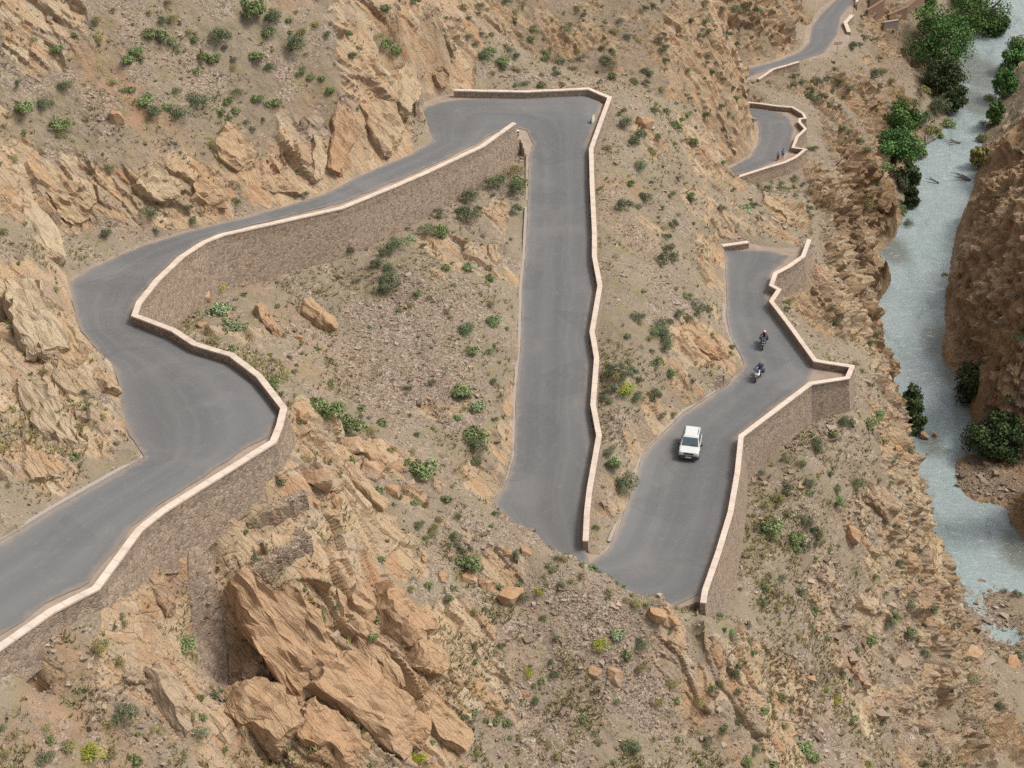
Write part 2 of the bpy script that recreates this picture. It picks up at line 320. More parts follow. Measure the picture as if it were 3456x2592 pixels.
# ------------------------------------------------------------------ node helper
class NT:
    def __init__(s, name, disp=False):
        s.m = bpy.data.materials.new(name); s.m.use_nodes = True; s.t = s.m.node_tree; s.t.nodes.clear()
        s.out = s.n('ShaderNodeOutputMaterial'); s.bs = s.n('ShaderNodeBsdfPrincipled')
        s.t.links.new(s.bs.outputs[0], s.out.inputs[0]); s._c = None
    def n(s, typ, **kw):
        nd = s.t.nodes.new(typ)
        for k, v in kw.items(): setattr(nd, k, v)
        return nd
    def put(s, sock, v):
        if v is None: return
        if isinstance(v, bpy.types.NodeSocket): s.t.links.new(v, sock)
        elif isinstance(v, (tuple, list)) and sock.type == 'RGBA': sock.default_value = (*v[:3], 1)
        else: sock.default_value = v
    def coord(s):
        if s._c is None: s._c = s.n('ShaderNodeTexCoord').outputs['Object']
        return s._c
    def attr(s, name):
        return s.n('ShaderNodeAttribute', attribute_name=name).outputs['Fac']
    def math(s, op, a, b=None, c=None, clamp=False):
        nd = s.n('ShaderNodeMath', operation=op, use_clamp=clamp)
        for i, v in enumerate((a, b, c)):
            if v is not None: s.put(nd.inputs[i], v)
        return nd.outputs[0]
    def vmath(s, op, a, b=None):
        nd = s.n('ShaderNodeVectorMath', operation=op); s.put(nd.inputs[0], a)
        if b is not None: s.put(nd.inputs[1], b)
        return nd.outputs['Value'] if op in ('DOT_PRODUCT', 'LENGTH') else nd.outputs[0]
    def scale(s, v, k):
        return s.vmath('MULTIPLY', v, k if isinstance(k, tuple) else (k, k, k))
    def noise(s, vec=None, scale=1., detail=4., rough=.55, dist=0.):
        nd = s.n('ShaderNodeTexNoise'); s.put(nd.inputs['Vector'], vec if vec is not None else s.coord())
        nd.inputs['Scale'].default_value = scale; nd.inputs['Detail'].default_value = detail
        nd.inputs['Roughness'].default_value = rough; nd.inputs['Distortion'].default_value = dist
        return nd.outputs[0]
    def vor(s, vec=None, scale=1., feature='F1', out='Distance', rnd=1.):
        nd = s.n('ShaderNodeTexVoronoi', feature=feature); s.put(nd.inputs['Vector'], vec if vec is not None else s.coord())
        nd.inputs['Scale'].default_value = scale; nd.inputs['Randomness'].default_value = rnd
        return nd.outputs[out]
    def ramp(s, fac, stops, interp='LINEAR'):
        nd = s.n('ShaderNodeValToRGB'); cr = nd.color_ramp; cr.interpolation = interp
        while len(cr.elements) < len(stops): cr.elements.new(.5)
        for e, (p, c) in zip(cr.elements, stops):
            e.position = p; e.color = (*(c if isinstance(c, tuple) else (c, c, c)), 1)
        s.put(nd.inputs[0], fac); return nd.outputs[0]
    def step(s, x, a, b):
        nd = s.n('ShaderNodeMapRange', interpolation_type='SMOOTHSTEP'); s.put(nd.inputs[0], x)
        nd.inputs[1].default_value = a; nd.inputs[2].default_value = b
        return nd.outputs[0]
    def mix(s, f, a, b, mode='MIX'):
        nd = s.n('ShaderNodeMix', data_type='RGBA', blend_type=mode); s.put(nd.inputs['Factor'], f)
        s.put(nd.inputs[6], a); s.put(nd.inputs[7], b); return nd.outputs[2]
    def bump(s, h, strength=.5, dist=.1, normal=None):
        nd = s.n('ShaderNodeBump'); s.put(nd.inputs['Height'], h); nd.inputs['Strength'].default_value = strength
        nd.inputs['Distance'].default_value = dist
        if normal is not None: s.put(nd.inputs['Normal'], normal)
        return nd.outputs[0]
    def done(s, col=None, rough=.9, normal=None, metal=0., spec=.3):
        s.put(s.bs.inputs['Base Color'], col); s.put(s.bs.inputs['Roughness'], rough)
        s.put(s.bs.inputs['Metallic'], metal); s.put(s.bs.inputs['Specular IOR Level'], spec)
        if normal is not None: s.put(s.bs.inputs['Normal'], normal)
        return s.m
def rgb(r, g, b):
    f = lambda c: (c/255/12.92) if c/255 <= .04045 else ((c/255+.055)/1.055)**2.4
    return (f(r), f(g), f(b))
def alb(r, g, b, k=.74):
    return tuple(c*k for c in rgb(r, g, b))

# bedding frame of the rock: q across the beds, r down the dip, s along strike
_q = np.array([.72, .45, .53]); _q /= np.linalg.norm(_q)
_r = np.array([.6, -.65, -.45]); _r -= _q*(_r@_q); _r /= np.linalg.norm(_r)
_s = np.cross(_q, _r)

def mat_terrain():
    t = NT('hillside')
    c = t.coord(); rock = t.attr('rock'); org = t.attr('orange'); dark = t.attr('dark'); flat = t.attr('flat'); grey = t.attr('scree')
    bed = t.n('ShaderNodeCombineXYZ')
    warp = t.n('ShaderNodeTexNoise'); t.put(warp.inputs['Vector'], c); warp.inputs['Scale'].default_value = .35; warp.inputs['Detail'].default_value = 3
    wv = t.vmath('ADD', c, t.scale(t.vmath('SUBTRACT', warp.outputs['Color'], (.5, .5, .5)), .9))
    for i, ax in enumerate((_q, _r, _s)): t.put(bed.inputs[i], t.vmath('DOT_PRODUCT', wv, tuple(ax)))
    b = bed.outputs[0]
    # soil
    n1 = t.noise(scale=.09, detail=5, rough=.6); n2 = t.noise(scale=.8, detail=6, rough=.65); n3 = t.noise(scale=5., detail=5, rough=.7)
    soil = t.ramp(n1, [(.3, alb(146, 131, 114)), (.5, alb(157, 142, 123)), (.7, alb(164, 149, 127))])
    soil = t.mix(t.math('MULTIPLY', t.step(n2, .50, .72), .5), soil, alb(178, 157, 137))
    soil = t.mix(t.math('MULTIPLY', t.step(n2, .48, .30), .5), soil, alb(142, 125, 110))
    ogf = t.math('ADD', org, t.math('MULTIPLY', t.step(t.noise(scale=.19, detail=6, rough=.65), .60, .74), .5), clamp=True)
    ogf = t.math('MULTIPLY', ogf, t.step(n2, .30, .55))
    soil = t.mix(t.math('MULTIPLY', ogf, .8), soil, t.ramp(n2, [(.3, alb(168, 128, 98)), (.7, alb(190, 152, 120))]))
    # dry grass tint in the soil
    gt = t.math('MULTIPLY', t.step(t.noise(scale=.7, detail=6, rough=.75), .47, .66), t.step(t.noise(scale=.05, detail=2), .26, .46))
    soil = t.mix(t.math('MULTIPLY', gt, .8), soil, t.ramp(n3, [(.35, alb(132, 124, 84)), (.65, alb(166, 156, 112))]))
    # gravel
    gc = t.n('ShaderNodeTexVoronoi'); t.put(gc.inputs['Vector'], c); gc.inputs['Scale'].default_value = 6.5
    gcol = t.n('ShaderNodeSeparateColor'); t.put(gcol.inputs[0], gc.outputs['Color'])
    gravel = t.ramp(gcol.outputs[0], [(0, alb(108, 90, 76)), (.3, alb(152, 134, 119)), (.65, alb(184, 166, 150)), (.92, alb(216, 198, 180)), (1, alb(190, 146, 112))])
    gm = t.math('ADD', t.step(t.noise(scale=.26, detail=6, rough=.7), .46, .62), t.math('MULTIPLY', grey, t.step(n2, .3, .55)), clamp=True)
    soil = t.mix(t.math('MULTIPLY', gm, .7), soil, gravel)
    # rock
    sb = t.vmath('MULTIPLY', b, (1.0, .28, .34))
    band = t.noise(vec=sb, scale=1.5, detail=7, rough=.68)
    rc = t.ramp(band, [(.28, alb(164, 137, 112)), (.42, alb(194, 167, 138)), (.52, alb(206, 181, 149)), (.62, alb(188, 156, 122)), (.78, alb(210, 193, 168))])
    pat = t.noise(scale=.22, detail=6, rough=.62)
    rc = t.mix(t.math('MULTIPLY', t.step(pat, .50, .66), .75), rc, t.ramp(n2, [(.3, alb(164, 147, 132)), (.7, alb(190, 172, 156))]))
    rc = t.mix(t.math('MULTIPLY', t.step(pat, .47, .30), .75), rc, t.ramp(n2, [(.3, alb(166, 122, 88)), (.7, alb(190, 150, 116))]))
    rc = t.mix(t.math('MULTIPLY', t.step(t.noise(scale=.9, detail=6, rough=.75), .50, .66), .65), rc, t.ramp(n3, [(.35, alb(150, 134, 104)), (.65, alb(186, 174, 136))]))
    rc = t.mix(t.math('MULTIPLY', t.step(t.noise(scale=2.2, detail=5, rough=.7), .56, .70), .5), rc, alb(150, 132, 118))
    rc = t.mix(.58, rc, t.ramp(t.attr('blk'), [(.15, alb(154, 140, 124)), (.34, alb(198, 177, 143)), (.5, alb(188, 149, 113)), (.62, alb(208, 192, 162)), (.75, alb(170, 153, 134)), (.9, alb(182, 138, 102))]))
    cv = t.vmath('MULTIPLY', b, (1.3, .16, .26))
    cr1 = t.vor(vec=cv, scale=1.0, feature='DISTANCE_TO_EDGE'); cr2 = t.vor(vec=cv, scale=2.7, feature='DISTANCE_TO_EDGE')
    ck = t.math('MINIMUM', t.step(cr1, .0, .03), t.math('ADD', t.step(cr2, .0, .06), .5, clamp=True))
    vv = t.n('ShaderNodeTexVoronoi'); t.put(vv.inputs['Vector'], cv); vv.inputs['Scale'].default_value = 2.7
    cellr = t.n('ShaderNodeSeparateColor'); t.put(cellr.inputs[0], vv.outputs['Color'])
    rc = t.mix(t.math('MULTIPLY', org, .3), rc, t.ramp(n2, [(.3, alb(176, 128, 90)), (.7, alb(206, 162, 124))]))
    rc = t.mix(t.math('MULTIPLY', t.math('SUBTRACT', 1., ck), .12), rc, alb(116, 84, 60))  # shade of the cracks painted faintly into the rock colour
    rmask = t.step(t.math('ADD', rock, t.math('MULTIPLY', t.math('SUBTRACT', n2, .5), .7)), .36, .58)
    col = t.mix(rmask, soil, rc)
    col = t.mix(t.math('MULTIPLY', dark, .8), col, t.mix(rmask, t.ramp(n2, [(.3, alb(98, 80, 65)), (.7, alb(132, 110, 90))]), t.ramp(band, [(.3, alb(104, 82, 64)), (.5, alb(140, 114, 90)), (.62, alb(156, 118, 70)), (.75, alb(128, 106, 86))])))  # darker brown ground; on the cliffs partly shade put into the colour
    col = t.mix(t.math('MULTIPLY', t.step(n3, .40, .75), .30), col, t.mix(.5, col, alb(90, 74, 62)))
    # levelled verge along the road: dusty
    verge = t.ramp(n2, [(.3, alb(158, 141, 126)), (.7, alb(186, 166, 148))])
    col = t.mix(flat, col, verge)
    # bump
    hb = t.math('ADD', t.math('MULTIPLY', n3, .5), t.math('MULTIPLY', gc.outputs['Distance'], t.math('MULTIPLY', gm, -.6)))
    hr = t.math('ADD', t.math('MULTIPLY', ck, .28), t.math('ADD', t.math('MULTIPLY', cellr.outputs[1], .35), t.math('MULTIPLY', n3, .4)))
    hm = t.n('ShaderNodeMix', data_type='FLOAT'); t.put(hm.inputs[0], rmask); t.put(hm.inputs[2], hb); t.put(hm.inputs[3], hr)
    hf = t.math('MULTIPLY', hm.outputs[0], t.math('SUBTRACT', 1., t.math('MULTIPLY', flat, .85)))
    return t.done(col, .95, t.bump(hf, .9, .2), spec=.15)

def mat_road():
    t = NT('asphalt'); a = t.attr('across'); n = t.noise(scale=.25, detail=4); n2 = t.noise(scale=1.3, detail=6, rough=.7); n3 = t.noise(scale=14, detail=3)
    aw = t.math('ADD', a, t.math('MULTIPLY', t.math('SUBTRACT', n, .5), .10))
    cmb = t.n('ShaderNodeCombineXYZ'); t.put(cmb.inputs[0], t.math('MULTIPLY', aw, 14.)); 
    st = t.noise(vec=t.vmath('ADD', cmb.outputs[0], t.scale(t.coord(), .06)), scale=1., detail=5, rough=.65)
    col = t.ramp(aw, [(0, alb(146, 138, 134)), (.07, alb(129, 127, 126)), (.2, alb(121, 120, 120)), (.32, alb(128, 127, 126)), (.5, alb(120, 119, 119)), (.60, alb(123, 122, 121)), (.66, alb(129, 128, 127)), (.71, alb(124, 123, 122)), (.8, alb(121, 120, 120)), (.93, alb(131, 129, 128)), (1, alb(150, 141, 136))])
    col = t.mix(t.math('MULTIPLY', t.step(st, .52, .75), .28), col, alb(152, 148, 148))
    col = t.mix(t.math('MULTIPLY', t.step(st, .48, .25), .22), col, alb(104, 103, 104))
    col = t.mix(t.math('MULTIPLY', t.step(n2, .52, .75), .4), col, alb(150, 145, 142))
    col = t.mix(t.math('MULTIPLY', t.step(t.noise(scale=.16, detail=5, rough=.6), .52, .68), .45), col, alb(146, 141, 138))
    col = t.mix(t.math('MULTIPLY', n3, .25), col, alb(90, 89, 90))
    pt = t.vor(scale=.16, out='Color'); ps = t.n('ShaderNodeSeparateColor'); t.put(ps.inputs[0], pt)
    col = t.mix(t.math('MULTIPLY', t.step(ps.outputs[0], .6, .9), t.math('MULTIPLY', t.step(n2, .35, .6), .35)), col, alb(100, 99, 99))
    ed = t.math('MULTIPLY', t.step(t.math('ADD', t.attr('edge'), t.math('MULTIPLY', t.math('SUBTRACT', n2, .5), 1.1)), .45, .0), .5)
    col = t.mix(ed, col, alb(166, 148, 132))
    return t.done(col, .85, t.bump(n3, .25, .02), spec=.25)
def mat_masonry(name='rubble_masonry', tint=None):
    t = NT(name); c = t.coord()
    wp = t.vmath('ADD', t.vmath('MULTIPLY', c, (1., 1., 1.35)), t.scale(t.n('ShaderNodeTexNoise').outputs['Color'], .3))
    v = t.n('ShaderNodeTexVoronoi'); t.put(v.inputs['Vector'], wp); v.inputs['Scale'].default_value = 3.3
    e = t.vor(vec=wp, scale=3.3, feature='DISTANCE_TO_EDGE')
    sc = t.n('ShaderNodeSeparateColor'); t.put(sc.inputs[0], v.outputs['Color'])
    col = t.ramp(sc.outputs[0], [(0, alb(138, 120, 104)), (.25, alb(168, 149, 132)), (.6, alb(180, 159, 140)), (.85, alb(194, 171, 146)), (1, alb(168, 152, 139))])
    n = t.noise(scale=.35, detail=5); col = t.mix(t.math('MULTIPLY', t.step(n, .5, .7), .5), col, alb(158, 138, 120))
    col = t.mix(t.step(e, .07, .015), col, alb(166, 147, 130))
    col = t.mix(t.math('MULTIPLY', t.noise(scale=9, detail=4), .25), col, alb(118, 100, 86))
    hole = t.math('MULTIPLY', t.step(sc.outputs[1], .955, .97), t.step(v.outputs['Distance'], .30, .20))
    col = t.mix(t.math('MULTIPLY', hole, .8), col, alb(60, 46, 38))
    if tint: col = t.mix(.6, col, t.ramp(n, [(.35, tint), (.65, tuple(x*1.25 for x in tint))]))
    h = t.math('ADD', t.step(e, 0., .12), t.math('MULTIPLY', sc.outputs[2], .4))
    return t.done(col, .95, t.bump(h, .55, .08), spec=.15)
def mat_coping():
    t = NT('pale_coping'); n = t.noise(scale=1.1, detail=5, rough=.6)
    col = t.ramp(n, [(.25, alb(208, 188, 170, .77)), (.5, alb(226, 207, 190, .77)), (.8, alb(236, 219, 204, .77))])
    al = t.math('FRACT', t.math('MULTIPLY', t.attr('along'), .8))
    col = t.mix(t.math('MULTIPLY', t.step(t.math('ABSOLUTE', t.math('SUBTRACT', al, .5)), .465, .495), .5), col, alb(160, 140, 122))
    col = t.mix(t.math('MULTIPLY', t.step(t.noise(scale=.5, detail=6, rough=.75), .56, .72), .35), col, alb(182, 160, 138))
    return t.done(col, .85, t.bump(t.noise(scale=12, detail=4), .3, .02), spec=.2)
def mat_water():
    t = NT('river_water'); c = t.coord()
    cs = t.vmath('MULTIPLY', c, (1., .35, 1.))
    n = t.noise(vec=cs, scale=.35, detail=7, rough=.68, dist=.6); n2 = t.noise(vec=t.vmath('MULTIPLY', c, (.6, 1.3, 1.)), scale=1.1, detail=6, rough=.7, dist=.8)
    shal = t.noise(scale=.05, detail=3)
    col = t.ramp(shal, [(.3, alb(150, 163, 163)), (.5, alb(162, 173, 174)), (.7, alb(150, 170, 167))])
    col = t.mix(t.math('MULTIPLY', t.step(n2, .46, .70), .5), col, alb(190, 202, 202))
    col = t.mix(t.math('MULTIPLY', t.step(n, .50, .28), .6), col, alb(118, 132, 126))
    col = t.mix(t.math('MULTIPLY', t.attr('murk'), .8), col, t.ramp(n2, [(.35, alb(96, 98, 84)), (.65, alb(120, 122, 110))]))
    fo = t.noise(vec=t.vmath('MULTIPLY', c, (.9, 2.4, 1.)), scale=.55, detail=8, rough=.75, dist=1.2)
    col = t.mix(t.math('MULTIPLY', t.step(fo, .56, .68), .6), col, alb(222, 230, 230))
    col = t.mix(t.math('MULTIPLY', t.step(fo, .44, .32), .4), col, alb(120, 140, 138))
    h = t.math('ADD', fo, t.math('MULTIPLY', n, .8))
    return t.done(col, t.math('ADD', .22, t.math('MULTIPLY', n2, .3)), t.bump(h, .45, .25), spec=.5)
M_TER, M_ROAD, M_MAS, M_COP, M_WAT = mat_terrain(), mat_road(), mat_masonry(), mat_coping(), mat_water()

# ------------------------------------------------------------------ zones on the hillside
# px, py, radius px, rock, orange, dark, scree
ZN = """
60 450 130 .9 .3 0 0|60 650 140 1 .3 0 0|90 850 160 1 .35 0 0|200 930 90 1 .4 0 0|120 1010 80 .8 .3 0 0|30 300 60 .5 .2 0 0|20 1030 70 .7 .2 0 0
180 400 70 .8 .2 0 0|300 430 90 .9 .5 0 0|430 390 90 .9 .3 0 0|560 350 90 .9 .3 0 0|640 300 80 1 .3 0 0|720 280 80 1 .5 0 0|780 300 60 1 .7 0 0|690 350 60 .8 .4 0 0|830 250 80 1 .8 0 0|880 200 60 1 .3 0 0|870 280 45 1 .6 0 0|560 400 60 .9 .8 0 0
80 60 90 .7 .2 0 0|150 110 70 .6 .1 0 0|240 60 50 .5 .4 0 0|820 60 110 .5 .2 0 0|900 90 70 .8 .2 0 0|960 60 80 .9 .3 0 0|985 140 50 1 .4 0 0|930 150 50 1 .5 0 0|955 180 30 1 .7 0 0|700 180 60 .4 .1 0 0|350 60 100 .2 .1 0 .3
250 210 60 0 1 0 0|330 270 40 0 .8 0 0|190 150 40 0 .9 0 0|620 15 60 .1 .7 0 0
500 1180 90 1 .5 0 0|560 1300 120 1 .9 .1 0|650 1200 130 1 .6 0 0|760 1330 150 1 .6 0 0|650 1450 150 1 .8 .1 0|850 1480 140 1 .5 0 0|760 1580 160 1 .8 .15 0|900 1600 120 1 .5 0 0|980 1560 70 .9 .5 0 0|820 1180 80 .8 .3 0 0|560 1600 80 1 .9 .2 0
700 960 60 .9 .6 0 0|790 980 60 .8 .4 0 0|690 1030 60 1 .5 0 0|760 1070 60 .9 .4 0 0|830 1060 40 .7 .3 0 0|900 1040 40 .5 .3 0 0|660 920 30 .9 .4 0 0
330 1240 70 1 .5 0 0|380 1400 80 .9 .4 0 0|450 1550 80 .9 .5 0 0|300 1350 60 .7 .3 0 0|350 1500 60 .6 .2 0 .3|250 1450 60 .3 .3 0 .2|100 1480 120 .2 .8 0 0|60 1580 100 0 .6 0 0|200 1560 90 .1 .7 0 0|450 1640 60 .2 .7 0 0
1095 660 28 1 .4 0 0|1098 760 30 1 .4 0 0|1085 850 32 1 .9 0 0|1085 930 32 1 .8 0 0|1070 1000 35 .9 .5 0 0|1040 560 70 .6 .3 0 0|980 540 70 .5 .2 0 0|1105 480 30 .8 .3 0 0|1010 1050 60 .7 .4 0 0|1000 860 60 .3 .1 0 .3
900 720 120 0 0 0 .6|800 850 120 0 0 0 .7|950 850 90 0 0 0 .8|880 650 60 0 0 0 .5|700 780 90 0 .4 0 .2|650 720 90 0 .5 0 .1|620 800 60 .1 .7 0 0|560 640 50 0 .4 0 0
1540 750 70 .9 1 0 0|1500 760 50 .9 .9 0 0|1570 790 40 .9 .7 0 0|1430 930 50 .8 .6 0 0|1400 880 40 .6 .4 0 0|1380 980 30 .7 .5 0 0|1480 850 40 .7 .4 0 0|1340 1090 40 .6 .4 0 0|1310 1130 30 .6 .2 0 0
1560 480 40 .9 .3 .2 0|1550 620 30 .9 .3 .1 0|1600 330 60 .9 .3 .2 0|1625 240 40 .9 .2 .3 0|1560 420 50 .8 .4 .1 0|1530 330 70 .5 .3 0 0|1550 560 30 .8 .3 0 0|1380 270 40 .4 .5 0 0|1330 420 50 0 .7 0 0|1380 520 60 0 .4 0 .3|1440 620 60 0 0 0 .6
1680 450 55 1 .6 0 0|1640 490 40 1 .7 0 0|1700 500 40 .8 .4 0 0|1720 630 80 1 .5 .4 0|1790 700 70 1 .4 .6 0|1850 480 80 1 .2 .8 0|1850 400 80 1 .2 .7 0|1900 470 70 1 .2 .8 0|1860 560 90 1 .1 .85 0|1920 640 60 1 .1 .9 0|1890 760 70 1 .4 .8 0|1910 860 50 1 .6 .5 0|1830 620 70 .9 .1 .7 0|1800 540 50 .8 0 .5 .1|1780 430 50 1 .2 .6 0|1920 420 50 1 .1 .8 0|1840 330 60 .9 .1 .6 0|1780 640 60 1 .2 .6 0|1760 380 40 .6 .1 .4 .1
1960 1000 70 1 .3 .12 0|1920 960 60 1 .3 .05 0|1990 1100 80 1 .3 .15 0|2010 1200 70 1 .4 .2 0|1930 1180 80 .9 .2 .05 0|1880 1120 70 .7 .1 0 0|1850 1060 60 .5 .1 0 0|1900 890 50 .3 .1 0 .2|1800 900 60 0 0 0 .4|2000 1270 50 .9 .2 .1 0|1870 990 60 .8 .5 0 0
2050 1430 80 .8 .4 .1 0|2150 1560 110 .9 .5 .15 0|2000 1560 90 .7 .3 .1 0|2100 1630 90 .9 .5 .15 0|1950 1620 80 .7 .4 .1 0|1950 1450 80 .3 .1 .05 .2|1750 1500 60 .4 .2 0 .3|1650 1420 70 .3 .3 0 .3|1850 1400 60 .1 0 0 .4|1780 1280 90 0 0 0 .6|1600 1500 60 .3 .2 0 0|1700 1600 80 .4 .2 0 0|2020 1360 40 .5 .1 0 0|1560 1640 60 0 .7 0 0|1560 1400 30 .2 0 0 .5|1480 1540 50 0 .6 0 0
1100 1450 90 .2 .3 0 .2|1150 1600 120 .2 .1 0 .2|1250 1400 100 .05 0 0 .5|1350 1500 90 0 0 0 .6|1050 1280 80 .6 .2 0 .1|1000 1400 80 .8 .3 0 0|1100 1260 60 .3 .2 0 0|1250 1250 80 0 0 0 .4|1400 1330 50 .2 .2 0 .3|950 1200 60 .4 .1 0 .2
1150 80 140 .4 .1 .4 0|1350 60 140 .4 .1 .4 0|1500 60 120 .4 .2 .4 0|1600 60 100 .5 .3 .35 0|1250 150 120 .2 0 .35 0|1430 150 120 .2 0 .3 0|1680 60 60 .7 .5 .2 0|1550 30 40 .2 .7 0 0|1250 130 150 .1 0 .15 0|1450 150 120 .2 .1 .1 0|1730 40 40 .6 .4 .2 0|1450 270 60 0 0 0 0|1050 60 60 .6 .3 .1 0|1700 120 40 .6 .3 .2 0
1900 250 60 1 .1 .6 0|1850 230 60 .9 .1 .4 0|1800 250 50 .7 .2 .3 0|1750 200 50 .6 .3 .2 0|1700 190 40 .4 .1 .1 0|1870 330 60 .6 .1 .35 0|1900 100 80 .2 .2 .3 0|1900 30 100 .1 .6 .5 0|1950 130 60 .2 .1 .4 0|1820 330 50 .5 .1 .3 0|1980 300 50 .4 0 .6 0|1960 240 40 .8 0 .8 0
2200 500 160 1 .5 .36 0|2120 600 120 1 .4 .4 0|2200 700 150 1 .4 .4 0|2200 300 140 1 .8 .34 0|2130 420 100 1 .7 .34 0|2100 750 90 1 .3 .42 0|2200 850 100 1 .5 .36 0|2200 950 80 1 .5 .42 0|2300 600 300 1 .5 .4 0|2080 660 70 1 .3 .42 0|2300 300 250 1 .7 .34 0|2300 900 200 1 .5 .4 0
2100 1330 90 0 0 .15 1|2180 1400 90 0 0 .2 1|2130 1040 60 0 .2 .1 .8|2060 1290 50 0 0 .1 1
"""
zr = [[float(v) for v in z.split()] for l in ZN.strip().split('\n') for z in l.split('|')]
ZA = np.array(zr); ZP = ray_hits(np.clip(ZA[:, 0], 1, 2400), np.clip(ZA[:, 1], 0, 1659))
okz = ~np.isnan(ZP[:, 0]); ZA, ZP = ZA[okz], ZP[okz]
ZS = F/(ZP[:, 1]*CP-(ZP[:, 2]-CAMH)*SP)          # px per metre there
# zone fields on a 1 m grid
zg = GP.reshape(NGY, NGX, 2)[::2, ::2].reshape(-1, 2); ZSH = GXX[::2, ::2].shape
zw = np.c_[zg, np.zeros(len(zg))]
jx = fbm(zw*.12, 3, 51)*3.5; jy = fbm(zw*.12, 3, 52)*3.5
zfield = np.zeros((4, len(zg)))
for a, p, s in zip(ZA, ZP, ZS):
    R = a[2]/s
    el = 1.35 if p[1] < 300 else 1.3
    d = np.hypot(zg[:, 0]+jx-p[0], (zg[:, 1]+jy-p[1])/el)
    w = sstep(1.25*R, .55*R, d)
    for k in range(4): zfield[k] = np.maximum(zfield[k], w*a[3+k])
ZG = [np.kron(z.reshape(ZSH), np.ones((2, 2)))[:NGY, :NGX] for z in zfield]

# ------------------------------------------------------------------ fine terrain sheet
NC, NR = 1150, 1250
tanx = np.linspace(-.66, .70, NC)
dd = np.exp(np.linspace(math.log(34.), math.log(405.), 2400))
X2 = tanx[None, :]*dd[:, None]; Y2 = np.broadcast_to(dd[:, None], X2.shape)
H2 = gsample(GH, X2, Y2)
gr = np.gradient(H2, axis=0)/np.gradient(dd)[:, None]
wgt = np.sqrt(1+np.minimum(gr**2, 12))
wgt = wgt/ (dd[:, None]**1.15)
wgt = np.where((dd[:, None] > 52) & (dd[:, None] < 345), wgt, wgt*.35)*np.gradient(dd)[:, None]
k = 25; cs = np.cumsum(np.pad(wgt, ((0, 0), (k+1, k)), mode='edge'), axis=1); wgt = (cs[:, 2*k+1:]-cs[:, :-2*k-1])/(2*k+1)
cum = np.cumsum(wgt, axis=0); cum = (cum-cum[0])/(cum[-1]-cum[0])
tt = np.linspace(0, 1, NR); D2 = np.empty((NR, NC))
for j in range(NC): D2[:, j] = np.interp(tt, cum[:, j], dd)
VX = (tanx[None, :]*D2).ravel(); VY = D2.ravel(); VXY = np.stack([VX, VY], 1); INP = np.zeros(len(VX), bool)
for pl_ in PLATS: INP |= inside(pl_, VXY)
for k_ in WORLD_WALL: INP &= dist_poly(WORLD_WALL[k_][:, :2], VXY, False) > .13
VZ = np.where(INP, gsample(GHR, VX, VY), gsample(GHT, VX, VY))
gyy, gxx = np.gradient(GHT, GS)
nrm = np.stack([-gsample(gxx, VX, VY), -gsample(gyy, VX, VY), np.ones_like(VX)], 1)
steep = np.hypot(nrm[:, 0], nrm[:, 1]); nrm[:, :2] *= np.minimum(1, 2.5/np.maximum(steep, 1e-6))[:, None]
nrm /= np.linalg.norm(nrm, axis=1)[:, None]
P0 = np.stack([VX, VY, VZ], 1)
pd = gsample(GD, VX, VY); rd = gsample(GR, VX, VY)
A_rock, A_org, A_dark, A_scr = (gsample(z, VX, VY) for z in ZG)
A_rock = np.maximum(A_rock, sstep(.9, 1.6, steep)*.8)
NOROCK = np.ones(len(P0))
for px_c, py_c, r_c in ((120, 1600, 170), (300, 1640, 110), (860, 760, 190), (700, 700, 130), (1250, 1450, 170), (1380, 1560, 130), (420, 190, 190), (620, 130, 140), (250, 250, 130), (1700, 1320, 140), (1850, 920, 90), (2130, 1040, 70), (2190, 1050, 60), (2120, 1330, 110), (2190, 1380, 80)):
    c_ = ray_hits([px_c], [min(py_c, 1659)])[0]; rr_ = r_c/(F/(c_[1]*CP-(c_[2]-CAMH)*SP))
    NOROCK = np.minimum(NOROCK, sstep(.55*rr_, 1.15*rr_, np.hypot(P0[:, 0]-c_[0], P0[:, 1]-c_[1])))
BIGR = None
BLK = np.full(len(P0), .5)
